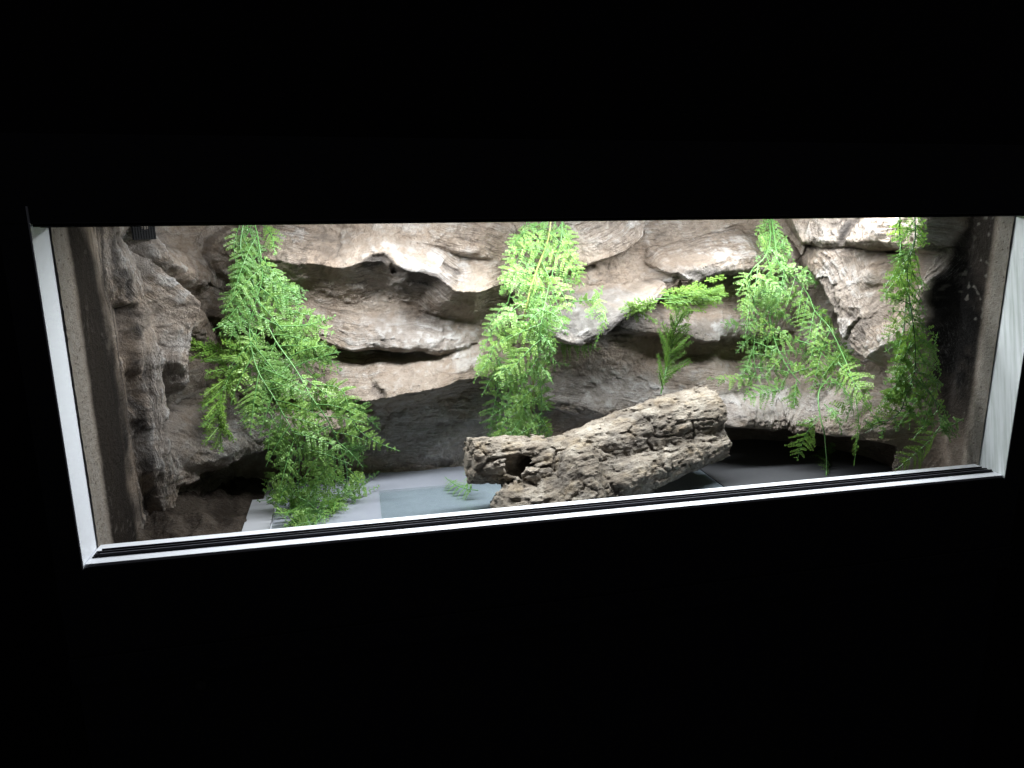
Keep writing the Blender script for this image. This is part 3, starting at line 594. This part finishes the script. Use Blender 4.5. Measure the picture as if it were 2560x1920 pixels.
def worley(x, y, z):
    xi, yi, zi = np.floor(x).astype(int), np.floor(y).astype(int), np.floor(z).astype(int); f1 = np.full(x.shape, 9., np.float32); f2 = f1.copy()
    for dx_ in (-1, 0, 1):
        for dy_ in (-1, 0, 1):
            for dz_ in (-1, 0, 1):
                hsh = _perm[_perm[_perm[(xi + dx_) & 255] + ((yi + dy_) & 255)] + ((zi + dz_) & 255)]
                o = _g3[hsh] * .42 + .5; q = (x - xi - dx_ - o[:, 0]) ** 2 + (y - yi - dy_ - o[:, 1]) ** 2 + (z - zi - dz_ - o[:, 2]) ** 2
                f2 = np.minimum(f2, np.maximum(f1, q)); f1 = np.minimum(f1, q)
    return np.sqrt(f1), np.sqrt(f2)
wx, wy, wz_ = .5 * noise(al * 40, sx * 40, sz_ * 40), .5 * noise(al * 40, sx * 40, sz_ * 40 + 9), .4 * noise(al * 40 + 5, sx * 40, sz_ * 40)
f1, f2 = worley(al * 24 + wx * .6, sx * 50 + wy * .6, sz_ * 50 + wz_ * .6); g1_, g2_ = worley(al * 55 + wx, sx * 135 + wy, sz_ * 150 + wz_)
f1_ = f1 - .5; fis = (1 - np.clip((f2 - f1) / .18, 0, 1)) ** 1.5 * sstep(-.25, .25, noise(al * 14, sx * 22, sz_ * 22 + 3)); fis2 = (1 - np.clip((g2_ - g1_) / .22, 0, 1)) ** 1.5
lump = fbm(al * 26, sx * 40, sz_ * 40, 3); fine = fbm(al * 110, sx * 190, sz_ * 210, 3)
pit = sstep(.46, .66, noise(al * 48, sx * 75 + 3, sz_ * 75))
db = db - .0026 * lump - .0014 * fine + .0072 * fis + .0022 * fis2 + .0034 * pit - .0040 * f1_ + .0016 * (np.abs(noise(al * 18, sz_ * 330, sx * 120)) * 2 - .5)
d[band] = db
cut_ = np.maximum((GP - E_.astype(np.float32)) @ axf - .008, ((GP - np.array(at(1172, 1150, 1, .15), np.float32)) @ -SAX) - .004); d = np.where(band, d, np.maximum(d, cut_))
d[:, :, gz < FL + .0053] = np.abs(d[:, :, gz < FL + .0053]) + .0005
for q in range(3):
    sl = [slice(None)] * 3; sl[q] = 0; d[tuple(sl)] = .01; sl[q] = -1; d[tuple(sl)] = .01
V, Q = surface_nets(d.astype(np.float32), lo_, LH)
me = mesh_np('cork_bark', V, Q)
al, sx, sz_ = V @ ax_, V @ np.array([-ax_[1], ax_[0], 0]), V[:, 2]
n1 = sstep(-.35, .45, fbm(al * 22, sx * 30, sz_ * 30, 4))[:, None]; n2 = sstep(.15, .6, fbm(al * 30 + 4, sx * 40, sz_ * 40, 3))[:, None]
cc = np.array([.33, .29, .24]) * (1 - n1) + np.array([.48, .435, .37]) * n1; cc = cc * (1 - .3 * n2) + np.array([.46, .36, .22]) * .3 * n2
n3 = sstep(.2, .6, fbm(al * 18 + 9, sx * 26, sz_ * 26, 3))[:, None]; cc = cc * (1 - .6 * n3) + np.array([.17, .155, .14]) * .6 * n3
wf1, wf2 = worley(al * 24 + .3 * noise(al * 40, sx * 40, sz_ * 40), sx * 50 + .3 * noise(al * 40, sx * 40, sz_ * 40 + 9), sz_ * 50 + .24 * noise(al * 40 + 5, sx * 40, sz_ * 40))
crk = ((1 - np.clip((wf2 - wf1) / .16, 0, 1)) * sstep(-.25, .25, noise(al * 14, sx * 22, sz_ * 22 + 3)))[:, None]; cc = cc * (1 - .6 * crk) + np.array([.085, .07, .058]) * .6 * crk
ca = me.color_attributes.new('paint', 'FLOAT_COLOR', 'POINT'); ca.data.foreach_set('color', np.concatenate([cc, np.ones((len(cc), 1))], 1).astype(np.float32).ravel())
log = link('cork_bark', me, M_CORK, None, True)
tagv(log, 'crusty hollow cork bark log lying across the glass plate', 'cork log')
log_bvh = BVHTree.FromPolygons([tuple(v) for v in V[:]], [tuple(q) for q in Q])
del GP, d, band, hole

# ------------------------------------------------------------------ plastic ferns
def place(pts, off=.02, ymin=.072, n=None):
    """a traced line gets its own depth: it hangs a little in front of the rock behind it"""
    q = smooth_path(pts, n or max(8, 4 * len(pts)))
    ys = np.array([hit(*p)[1] for p in q]); k = 3
    ym = np.array([ys[max(0, i - k):i + k + 1].min() for i in range(len(ys))]); ym = np.convolve(np.pad(ym, 4, mode='edge'), np.ones(9) / 9, 'valid')
    for i in range(1, len(ym)): ym[i] = min(ym[i], ym[i - 1] + .0025)
    offs = np.broadcast_to(np.asarray(off, float), (len(q),)) if np.ndim(off) == 0 else np.interp(np.linspace(0, 1, len(q)), np.linspace(0, 1, len(off)), off)
    out = []
    for p, y, o in zip(q, ym, offs):
        w = at(p[0], p[1], 1, max(ymin, y - o))
        if w[2] < FL + .007: w = at(p[0], p[1], 2, FL + .007)
        if w[1] < ymin - .004: w = at(p[0], p[1], 1, ymin - .004)
        out.append(w)
    return np.array(out)

def frond_mesh(P, width, facing, r, leaf=None, space=None, lean=.45, bare=.10, curl=.25):
    if space is None: space = r.choice([.0080, .0092, .0106, .0120])
    if leaf is None: leaf = space * .37
    P = np.asarray(P, float); L = np.linalg.norm(np.diff(P, axis=0), axis=1); cum = np.r_[0, np.cumsum(L)]; tot = cum[-1]
    T = unit(np.gradient(P, axis=0)); N = unit(np.asarray(facing, float) - 0 * T); N = unit(N - (N * T).sum(1, keepdims=True) * T); S = np.cross(T, N)
    npn = max(5, int(tot * (1 - bare) / space)); ti = bare + (1 - bare) * (np.arange(npn) + .3) / npn
    ti = np.repeat(ti, 2) + r.normal(0, .25 / npn, 2 * npn); ti = np.clip(ti, 0, .995); side = np.tile([1., -1.], npn)
    def I(A): return np.stack([np.interp(ti * tot, cum, A[:, k]) for k in range(3)], 1)
    B, Tt, Nn, Ss = I(P), unit(I(T)), unit(I(N)), unit(I(S))
    prof = np.where(ti < .35, (np.clip(ti, 0, 1) / .35) ** .5, 1 - np.clip((ti - .35) / .65, 0, 1) ** 1.35); Lp = np.maximum(width * prof * r.uniform(.8, 1.1, len(ti)), .0025)
    an = lean + r.normal(0, .13, len(ti)); Dd = unit(Ss * (side * np.cos(an))[:, None] + Tt * np.sin(an)[:, None] + Nn * r.normal(-.12, .22, len(ti))[:, None])
    Qd = unit(np.cross(Nn, Dd))
    cu = Nn * (-curl * r.uniform(.2, 1.6, len(ti)))[:, None] + np.array([0, 0, -.18])
    m = np.maximum(2, (Lp / (leaf * .58)).astype(int)); pi = np.repeat(np.arange(len(ti)), m); j = np.concatenate([np.arange(k) for k in m]); u = (j + .5) / np.repeat(m, m)
    V, F, SH = [], [], []; off = 0
    for sgn in (1., -1., 0.):
        if sgn == 0: pi_, u_ = np.arange(len(ti)), np.full(len(ti), .93)
        else: pi_, u_ = pi, u
        b = B[pi_] + Lp[pi_, None] * (Dd[pi_] * u_[:, None] + cu[pi_] * (u_ ** 2)[:, None])
        ll = leaf * (1.05 - .55 * u_) * r.uniform(.8, 1.2, len(u_)) * np.clip(Lp[pi_] / .010, .6, 1)
        if sgn == 0: E = Dd[pi_]
        else: E = unit(sgn * Qd[pi_] * .85 + Dd[pi_] * .55 + Nn[pi_] * r.normal(.1, .25, len(u_))[:, None])
        Wd = unit(np.cross(Nn[pi_], E)); w = ll * .40; up = Nn[pi_] * (ll * r.uniform(.05, .28, len(ll)))[:, None]
        tip = b + E * ll[:, None] - Nn[pi_] * (ll * .12)[:, None]
        v = np.stack([b, b + E * (ll * .62)[:, None] + Wd * w[:, None] + up, tip, b + E * (ll * .62)[:, None] - Wd * w[:, None] + up, b + E * (ll * .5)[:, None] - up * .2], 1)
        k = len(b); base = off + np.arange(k)[:, None] * 5
        V.append(v.reshape(-1, 3)); F.append((base[:, None, :] + np.array([[0, 4, 1], [1, 4, 2], [2, 4, 3], [3, 4, 0]])[None]).reshape(-1, 3)); off += 5 * k
        sh = np.stack([u_ * .2, u_ * .7, u_, u_ * .7, u_ * .3], 1) * r.uniform(.4, 1, len(u_))[:, None]; SH.append(sh.ravel())
    # stalks of the pinnae and the midrib
    k = len(ti); wd = Nn * .0; st = Qd * .00035
    a = B; c = B + Lp[:, None] * (Dd * .5 + cu * .25); e = B + Lp[:, None] * (Dd + cu)
    v = np.stack([a - st, a + st, c - st * .8, c + st * .8, e], 1) + Nn[:, None] * .0002
    base = off + np.arange(k)[:, None] * 5; V.append(v.reshape(-1, 3)); F.append((base[:, None, :] + np.array([[0, 1, 3], [0, 3, 2], [2, 3, 4]])[None]).reshape(-1, 3)); off += 5 * k; SH.append(np.zeros(5 * k))
    v, f = tube_np(P, np.linspace(.00085, .0004, len(P)), 4); V.append(v); nleaf = sum(len(x) for x in F); F.append(f + off); SH.append(np.zeros(len(v)))
    F = np.concatenate(F); me = mesh_np('frond', np.concatenate(V), F)
    me.materials.append(M_LEAF); me.materials.append(M_STEM)
    mi = np.zeros(len(F), np.int32); mi[nleaf:] = 1
    if len(me.polygons) == len(mi): me.polygons.foreach_set('material_index', mi)
    at_ = me.attributes.new('shade', 'FLOAT', 'POINT'); at_.data.foreach_set('value', np.concatenate(SH).astype(np.float32))
    return me
def add_frond(root, P, width, facing=None, r=rng, **k):
    f = np.array([r.normal(0, .28), -1, r.normal(.30, .25)]) if facing is None else np.array(facing)
    return link('frond', frond_mesh(P, width, f, r, **k), None, root)
def add_vine(root, P, r0=.0011, mat=None):
    P = smooth_path(P, 3 * len(P)); u_ = np.arange(len(P)) * .35 + P[0, 0] * 90; P = P + np.stack([np.sin(u_ * .55) * .0012, np.cos(u_ * .43) * .0012, 0 * u_], 1)
    v, f = tube_np(P, np.linspace(r0, r0 * .6, len(P)), 6); return link('vine', mesh_np('vine', v, f), mat or M_STEM, root, True)
def outline_x(ol, y):
    ys = [o[0] for o in ol]; return np.interp(y, ys, [o[1] for o in ol]), np.interp(y, ys, [o[2] for o in ol])
def fill(root, vine, ol, every, lmin, lmax, wid, r, side0=1, spread=(30, 95), down=.55, ylo=.072):
    """fronds set alternately along a vine, drooping, kept inside the plant's spread"""
    L = np.r_[0, np.cumsum(np.linalg.norm(np.diff(vine, axis=0), axis=1))]; s = r.uniform(0, every); sd = side0
    while s < L[-1]:
        p = np.array([np.interp(s, L, vine[:, k]) for k in range(3)]); s2 = min(s + .004, L[-1]); s1 = max(0, s - .004)
        tg = unit(np.array([np.interp(s2, L, vine[:, k]) - np.interp(s1, L, vine[:, k]) for k in range(3)]))
        for tr_ in range(14):
            a = math.radians(r.uniform(*spread)) * sd; ln = r.uniform(lmin, lmax) * (1 - .04 * tr_)
            dr = np.array([tg[0] * math.cos(a) - tg[2] * math.sin(a), r.uniform(-.55, .12), tg[0] * math.sin(a) + tg[2] * math.cos(a)]); dr = unit(dr)
            t = np.linspace(0, 1, 9)[:, None]; Pp = p + ln * (dr * t + np.array([0, .08, -down]) * r.uniform(.3, 1.1) * t ** 2 * .6); Pp[:, 1] = np.maximum(Pp[:, 1], ylo); Pp[:, 2] = np.maximum(Pp[:, 2], FL + .006)
            px = to_px(Pp[[4, 8]]); lo2, hi2 = outline_x(ol, px[1, 1]); lo1, hi1 = outline_x(ol, px[0, 1])
            if lo2 < px[1, 0] < hi2 and lo1 < px[0, 0] < hi1 and ol[0][0] - 60 < px[1, 1] < ol[-1][0]:
                h_ = hit(*px[0])[1]
                if Pp[4, 1] > h_ - .004: Pp[:, 1] -= (Pp[4, 1] - h_ + .012) * np.linspace(0, 1, 9)
                Pp[:, 1] = np.maximum(Pp[:, 1], ylo)
                add_frond(root, Pp, wid * r.uniform(.75, 1.15) * min(1, ln / .065), r=r, curl=r.uniform(.1, .6)); break
        s += every * r.uniform(.6, 1.4); sd = -sd

g_fern = 'artificial ferns hanging down the rock background'
def fern(label, base, seed):
    return empty('hanging_fern', base, label, 'artificial fern', g_fern), np.random.default_rng(seed)

# left fern, trailing right down to the floor
root, r = fern('long bushy fern trailing from the upper left down to the white floor tile', at(605, 560, 1, .27), 11)
OL = [(560, 575, 685), (640, 570, 680), (700, 560, 690), (740, 565, 790), (800, 545, 842), (860, 500, 850), (920, 520, 858), (980, 560, 880), (1040, 570, 905), (1100, 630, 930), (1180, 655, 905), (1240, 655, 920), (1325, 705, 845)]
v1 = place([(608, 540), (603, 620), (630, 700), (655, 780), (690, 850), (735, 920), (775, 985), (812, 1040), (845, 1110), (868, 1170), (862, 1215), (830, 1265), (785, 1312)], [.02, .02, .03, .045, .05, .06, .06, .04, .03])
v2 = place([(628, 540), (648, 600), (655, 680), (640, 750), (625, 830), (640, 920), (690, 1000), (730, 1080), (748, 1150), (745, 1210), (722, 1260), (740, 1300)], [.02, .03, .03, .04, .05, .06, .06, .05, .05])
v3 = place([(640, 700), (690, 745), (745, 800), (760, 870), (770, 940)], [.02, .03, .04])
v4 = place([(690, 860), (660, 930), (668, 1010), (700, 1080)], [.03, .05])
add_vine(root, v1, .0013); add_vine(root, v2, .0011); add_vine(root, v3, .0009); add_vine(root, v4, .0009)
for pts, w, o in [([(655, 690), (710, 712), (772, 728)], .028, .012), ([(650, 735), (690, 742), (752, 760)], .014, .04), ([(700, 815), (770, 812), (838, 790)], .022, .05), ([(730, 850), (800, 880), (856, 928)], .020, .055),
                  ([(780, 960), (855, 975), (884, 1060), (935, 1102), (1000, 1128)], .028, [.03, .06, .08]), ([(845, 1000), (900, 1030), (952, 1076)], .024, .03), ([(860, 1090), (905, 1150), (905, 1185)], .018, .03), ([(768, 1195), (752, 1232), (705, 1247), (640, 1253)], .021, .05),
                  ([(745, 1150), (700, 1180), (655, 1212)], .026, .05), ([(700, 1060), (690, 1110), (695, 1165)], .024, .05), ([(740, 1100), (775, 1140), (815, 1200)], .026, .05), ([(855, 1200), (890, 1235), (950, 1215)], .018, .02), ([(860, 1225), (905, 1205), (950, 1178)], .016, .02),
                  ([(790, 1255), (760, 1290), (705, 1318)], .018, .03), ([(840, 1255), (815, 1295), (772, 1318)], .014, .02), ([(735, 1215), (765, 1255), (800, 1290)], .020, .04), ([(655, 560), (680, 590), (688, 640)], .018, .02), ([(600, 560), (585, 610), (590, 660)], .016, .02),
                  ([(620, 640), (600, 700), (575, 760)], .020, .03), ([(660, 640), (672, 680), (690, 700)], .018, .03), ([(640, 780), (600, 820), (560, 880)], .024, .04), ([(690, 950), (650, 990), (600, 1020)], .020, .04), ([(640, 1000), (610, 1030), (612, 1070)], .018, .03)]:
    add_frond(root, place(pts, o, n=12), w, r=r, space=r.choice([.0064, .0074, .0086]), leaf=.0036)
fill(root, v1, OL, .0112, .055, .085, .027, r); fill(root, v2, OL, .0112, .055, .085, .027, r, -1); fill(root, v3, OL, .0125, .05, .08, .023, r); fill(root, v4, OL, .016, .04, .065, .020, r, -1)

# centre fern
root, r = fern('pale lit fern with a yellow stem hanging in the middle behind the cork log', at(1375, 556, 1, .25), 12)
OL = [(555, 1262, 1425), (620, 1262, 1440), (690, 1250, 1462), (750, 1245, 1460), (800, 1222, 1440), (860, 1195, 1400), (930, 1178, 1392), (1000, 1200, 1376), (1060, 1235, 1380), (1125, 1205, 1385)]
v1 = place([(1380, 535), (1368, 600), (1345, 670), (1322, 735), (1307, 815), (1318, 890), (1332, 960), (1330, 1030), (1325, 1100)], [.03, .04, .05, .05, .05, .05, .04])
v2 = place([(1405, 535), (1400, 610), (1380, 690), (1360, 760), (1350, 850), (1345, 930), (1355, 1010), (1350, 1090)], [.02, .03, .03, .04, .03, .03])
v3 = place([(1320, 540), (1310, 620), (1285, 700), (1265, 780), (1240, 860), (1240, 950), (1265, 1030), (1270, 1100)], [.02, .03, .03, .04, .04])
add_vine(root, v1, .0017, M_STEMY); add_vine(root, v2, .0012); add_vine(root, v3, .0009)
for pts, w, o in [([(1350, 842), (1420, 862), (1503, 873)], .026, .045), ([(1345, 895), (1385, 908), (1428, 912)], .009, .05), ([(1430, 755), (1495, 752), (1508, 800), (1486, 868)], .018, .03), ([(1480, 755), (1500, 735), (1507, 712)], .014, .03), ([(1490, 765), (1478, 780), (1464, 795)], .012, .03),
                  ([(1240, 850), (1222, 900), (1183, 956)], .020, .04), ([(1250, 900), (1245, 960), (1218, 985)], .022, .04), ([(1300, 1040), (1260, 1080), (1215, 1115)], .022, .03), ([(1335, 980), (1365, 1005), (1376, 1030)], .022, .04), ([(1335, 1040), (1365, 1065), (1380, 1085)], .016, .04),
                  ([(1330, 940), (1358, 960), (1372, 985)], .022, .05), ([(1310, 560), (1300, 610), (1285, 640)], .022, .02), ([(1400, 640), (1430, 680), (1450, 720)], .020, .03), ([(1300, 640), (1270, 680), (1258, 730)], .020, .03), ([(1345, 770), (1390, 790), (1420, 840)], .022, .05), ([(1400, 560), (1418, 600), (1420, 650)], .012, .02)]:
    add_frond(root, place(pts, o, n=12), w, r=r, space=r.choice([.0064, .0074, .0086]), leaf=.0036)
fill(root, v1, OL, .0122, .05, .08, .025, r); fill(root, v2, OL, .0122, .05, .075, .024, r, -1); fill(root, v3, OL, .0122, .05, .075, .024, r)

# right fern
root, r = fern('wide branching fern hanging on the right from above the upper ledge to the right arch', at(1920, 545, 1, .26), 13)
OL = [(545, 1900, 1945), (590, 1885, 1965), (640, 1890, 1985), (690, 1845, 2040), (735, 1832, 2046), (790, 1815, 2072), (850, 1810, 2120), (900, 1848, 2150), (950, 1770, 2165), (1000, 1850, 2182), (1060, 1990, 2186), (1110, 1985, 2120), (1190, 2040, 2100)]
v1 = place([(1920, 530), (1923, 595), (1914, 642), (1880, 676), (1874, 715), (1887, 760), (1888, 820), (1885, 890), (1890, 950)], [.02, .03, .03, .03, .03])
v2 = place([(1926, 530), (1934, 595), (1951, 665), (1980, 690), (2020, 737), (2040, 780), (2074, 820), (2105, 880), (2130, 950), (2146, 1010)], [.02, .03, .03, .04, .04, .04])
v3 = place([(1962, 690), (1948, 735), (1926, 790), (1935, 850), (1965, 910), (2000, 960)], [.03, .04])
v4 = place([(2075, 940), (2050, 980), (2050, 1046), (2062, 1089), (2066, 1140), (2066, 1190)], [.04, .03, .03])
v5 = place([(1950, 690), (1905, 720), (1880, 780)], [.03, .03]); v6 = place([(1990, 850), (2040, 870), (2090, 920)], .05)
for v in (v1, v2, v3, v4, v5, v6): add_vine(root, v, .0013)
for pts, w, o in [([(1884, 940), (1830, 950), (1766, 945)], .018, .03), ([(1960, 970), (1905, 985), (1855, 1000)], .028, .045), ([(2046, 1050), (2015, 1085), (1992, 1152)], .034, .05), ([(2140, 1000), (2146, 1060), (2135, 1166)], .014, .05), ([(2062, 1100), (2068, 1150), (2066, 1190)], .028, .05), ([(2070, 1105), (2080, 1120), (2083, 1135)], .012, .04),
                  ([(2095, 905), (2135, 955), (2178, 1022)], .032, .06), ([(2080, 860), (2120, 890), (2160, 916)], .022, .05), ([(1860, 815), (1830, 810), (1800, 806)], .014, .02), ([(1950, 620), (1965, 605), (1966, 588)], .010, .03), ([(1920, 570), (1905, 575), (1888, 572)], .010, .02), ([(1972, 640), (1975, 620), (1968, 600)], .010, .03), ([(1985, 690), (2030, 690), (2040, 720)], .020, .03),
                  ([(2060, 1010), (2090, 1040), (2105, 1085)], .012, .04), ([(2050, 1040), (2020, 1055), (1990, 1055)], .010, .04), ([(2100, 960), (2130, 1010), (2100, 1070)], .020, .05), ([(1990, 960), (1985, 1010), (1975, 1020)], .022, .04), ([(1880, 690), (1860, 710), (1842, 735)], .018, .03), ([(1890, 730), (1920, 760), (1940, 800)], .020, .03), ([(2040, 780), (2070, 790), (2075, 830)], .018, .04)]:
    add_frond(root, place(pts, o, n=12), w, r=r, space=r.choice([.0064, .0074, .0086]), leaf=.0036)
for v, e in ((v1, .0115), (v2, .0115), (v3, .011), (v5, .014), (v6, .011)): fill(root, v, OL, e, .042, .072, .022, r, r.choice([-1, 1]))

# far right fern
root, r = fern('narrow fern with dark stems hanging beside the blackened right side wall', at(2270, 541, 1, .22), 14)
OL = [(540, 2222, 2325), (600, 2220, 2325), (650, 2225, 2300), (700, 2205, 2305), (750, 2198, 2305), (800, 2210, 2320), (860, 2200, 2352), (930, 2203, 2355), (1000, 2198, 2372), (1050, 2160, 2378), (1100, 2160, 2400)]
v1 = place([(2290, 520), (2288, 595), (2268, 660), (2272, 722), (2276, 766), (2287, 838), (2287, 896), (2282, 950), (2262, 1000), (2236, 1040), (2166, 1083)], [.02, .04, .055, .07, .07, .07, .07])
v2 = place([(2252, 520), (2252, 615), (2262, 668), (2275, 720)], [.02, .03]); v3 = place([(2287, 900), (2310, 960), (2335, 1000), (2350, 1040), (2351, 1070)], [.07, .05]); v4 = place([(2275, 700), (2260, 790), (2262, 860)], .03)
add_vine(root, v1, .0010, M_STEMD); add_vine(root, v2, .0012, M_STEMD); add_vine(root, v3, .0009); add_vine(root, v4, .0010, M_STEMD)
for pts, w, o in [([(2265, 668), (2235, 705), (2200, 750)], .020, .03), ([(2262, 800), (2240, 830), (2203, 848)], .018, .03), ([(2310, 850), (2340, 890), (2352, 940)], .014, .03), ([(2288, 940), (2325, 985), (2372, 1038)], .030, .06), ([(2351, 1066), (2310, 1115), (2238, 1176)], .034, .05), ([(2338, 1085), (2375, 1065), (2410, 1046)], .022, .05),
                  ([(2285, 890), (2255, 930), (2208, 960)], .024, .03), ([(2280, 950), (2250, 985), (2205, 1000)], .022, .03), ([(2287, 830), (2245, 860), (2210, 880)], .020, .03), ([(2288, 560), (2305, 590), (2322, 612)], .014, .02), ([(2255, 550), (2238, 580), (2235, 600)], .012, .02), ([(2300, 690), (2305, 715), (2285, 740)], .016, .03), ([(2300, 850), (2330, 870), (2345, 830)], .010, .03)]:
    add_frond(root, place(pts, o, n=12), w, r=r, space=r.choice([.0064, .0074, .0086]), leaf=.0036)
fill(root, v1, OL, .0078, .04, .07, .023, r); fill(root, v2, OL, .014, .02, .04, .012, r); fill(root, v3, OL, .0095, .04, .065, .021, r); fill(root, v4, OL, .010, .035, .06, .020, r)

# loose frond on the floor
fr = empty('fern_frond', at(1195, 1222, 2, FL + .01), 'small loose fern frond lying on the grey tile left of the cork log', 'fern frond')
q = np.array([at(1196, 1226, 2, FL + .016), at(1165, 1222, 2, FL + .017), at(1135, 1210, 2, FL + .013), at(1112, 1192, 2, FL + .012)])
add_frond(fr, smooth_path(q, 10), .024, (.1, -.9, .7), space=.0066); q = np.array([at(1200, 1210, 2, FL + .03), at(1180, 1195, 2, FL + .03), at(1162, 1172, 2, FL + .035)])
add_frond(fr, smooth_path(q, 10), .016, (.2, -.9, .5), space=.0062)

# spiky conifer-like sprigs
def needle_mesh(P, nl, r, space=.0026, fork=True, facing=(0, -1, .4), mat=None):
    P = np.asarray(P, float); cum = np.r_[0, np.cumsum(np.linalg.norm(np.diff(P, axis=0), axis=1))]; tot = cum[-1]
    n = max(6, int(tot / space)) * 2; t = np.linspace(.06, 1, n); I = lambda A: np.stack([np.interp(t * tot, cum, A[:, k]) for k in range(3)], 1)
    T = unit(I(unit(np.gradient(P, axis=0)))); B = I(P); Nn = unit(np.array(facing) - (T * np.array(facing)).sum(1, keepdims=True) * T); S = np.cross(T, Nn)
    an = r.uniform(-.9, .9, n) + np.where(np.arange(n) % 2, 0, math.pi); E = unit((S * np.cos(an)[:, None] + Nn * np.sin(an)[:, None]) * .62 + T * r.uniform(.5, .95, n)[:, None])
    ll = nl * r.uniform(.7, 1.2, n) * (1 - .35 * t)
    V, F, SH = [], [], []; off = 0
    sets = [(B, E, ll)]
    if fork:
        sd = unit(np.cross(E, Nn)); sets += [(B + E * (ll * .45)[:, None], unit(E + sd * .6), ll * .5), (B + E * (ll * .35)[:, None], unit(E - sd * .6), ll * .5)]
    for b, e, l in sets:
        k = len(b); w1 = unit(np.cross(e, Nn)); w2 = np.cross(w1, e); hw = .00042
        a = np.array([0, 2.1, 4.2]); ring = np.cos(a)[None, :, None] * w1[:, None] * hw + np.sin(a)[None, :, None] * w2[:, None] * hw
        v = np.concatenate([b[:, None] + ring * .7, (b + e * (l * .75)[:, None])[:, None] + ring, (b + e * l[:, None])[:, None]], 1)
        base = off + np.arange(k)[:, None] * 7; ff = np.array([[0, 1, 4], [0, 4, 3], [1, 2, 5], [1, 5, 4], [2, 0, 3], [2, 3, 5], [3, 4, 6], [4, 5, 6], [5, 3, 6]])
        V.append(v.reshape(-1, 3)); F.append((base[:, None, :] + ff[None]).reshape(-1, 3)); off += 7 * k; SH.append(np.tile([0, 0, 0, .7, .7, .7, 1.], k) * np.repeat(r.uniform(.3, 1, k), 7))
    v, f = tube_np(P, np.linspace(.0010, .0006, len(P)), 5); V.append(v); F.append(f + off); SH.append(np.zeros(len(v)))
    me = mesh_np('branch', np.concatenate(V), np.concatenate(F)); me.materials.append(mat or M_SPIKE)
    at_ = me.attributes.new('shade', 'FLOAT', 'POINT'); at_.data.foreach_set('value', np.concatenate(SH).astype(np.float32)); return me
def sprig(label, base, stem, branches, r, nl=.0075, rs=.0012, space=.0026, mat=None):
    root = empty('spiky_sprig', base, label, 'artificial sprig', 'artificial conifer-like sprigs')
    v, f = tube_np(stem, np.linspace(rs, rs * .6, len(stem)), 6); link('stem', mesh_np('stem', v, f), M_STEM, root, True)
    for b in branches: link('branch', needle_mesh(b, nl, r, space, mat=mat), None, root)
    return root
def sprays(stem_px, off, r, lens, nb, ang, t0=.1, lift=.0, jit=.0):
    stem = place(stem_px, off, n=24); br = []
    for i in range(nb):
        t = t0 + (1 - t0) * i / (nb - 1); k = int(t * 23); p = stem[k] + np.array([0, r.normal(0, jit), r.normal(0, jit)]); T = unit(stem[min(k + 1, 23)] - stem[max(k - 1, 0)]); sd = 1 if i % 2 else -1; a = math.radians(r.uniform(*ang)) * sd
        if i == nb - 1: a = 0
        d_ = unit(np.array([T[0] * math.cos(a) - T[2] * math.sin(a), T[1] + r.uniform(-.55, .25), T[0] * math.sin(a) + T[2] * math.cos(a)])); l = np.interp(t, np.linspace(0, 1, len(lens)), lens) * r.uniform(.85, 1.15)
        u = np.linspace(0, 1, 6)[:, None]; br.append(p + l * (d_ * u + np.array([0, 0, lift]) * u ** 2))
    return stem, br
r = np.random.default_rng(21)
st, br = sprays([(660, 868), (618, 888), (580, 925), (556, 975), (546, 1030), (552, 1092)], .055, r, [.045, .05, .045, .042, .040, .026], 34, (15, 55)); br += sprays([(600, 880), (545, 878), (500, 872)], .055, r, [.03, .028, .02], 12, (20, 55))[1]
sprig('bright spiky sprig drooping on the left in front of the large trailing fern', st[0], st, br, r, .0098, space=.0032)
st, br = sprays([(1640, 748), (1690, 745), (1740, 738), (1790, 732)], .085, r, [.036, .044, .040, .024], 38, (2, 24), jit=.006); br += sprays([(1650, 752), (1610, 762), (1580, 770)], .085, r, [.024, .02, .014], 12, (10, 40))[1]
br += [place([(1640, 755), (1600, 778), (1640, 805)], .085, n=6), place([(1650, 755), (1700, 775), (1760, 776)], .085, n=6), place([(1600, 760), (1590, 775), (1594, 800)], .085, n=6), place([(1720, 750), (1770, 745), (1806, 728)], .085, n=6), place([(1680, 752), (1720, 770), (1718, 800)], .085, n=6)]
sprig('spiky sprig sticking out sideways over the right tip of the driftwood tongue', st[0], st, br, r, .0098, space=.0032)
st, br = sprays([(1652, 985), (1664, 930), (1676, 880), (1684, 835), (1692, 790)], .06, r, [.026, .046, .047, .040, .022], 40, (20, 46), jit=.002)
sprig('upright spiky sprig standing behind the right end of the cork log', st[0], st, br, r, .0085, .0013, .0040, mat=mat_leaf('dark_spiky_leaf', (.085, .20, .035, 1), (.16, .33, .05, 1), (.32, .50, .10, 1)))
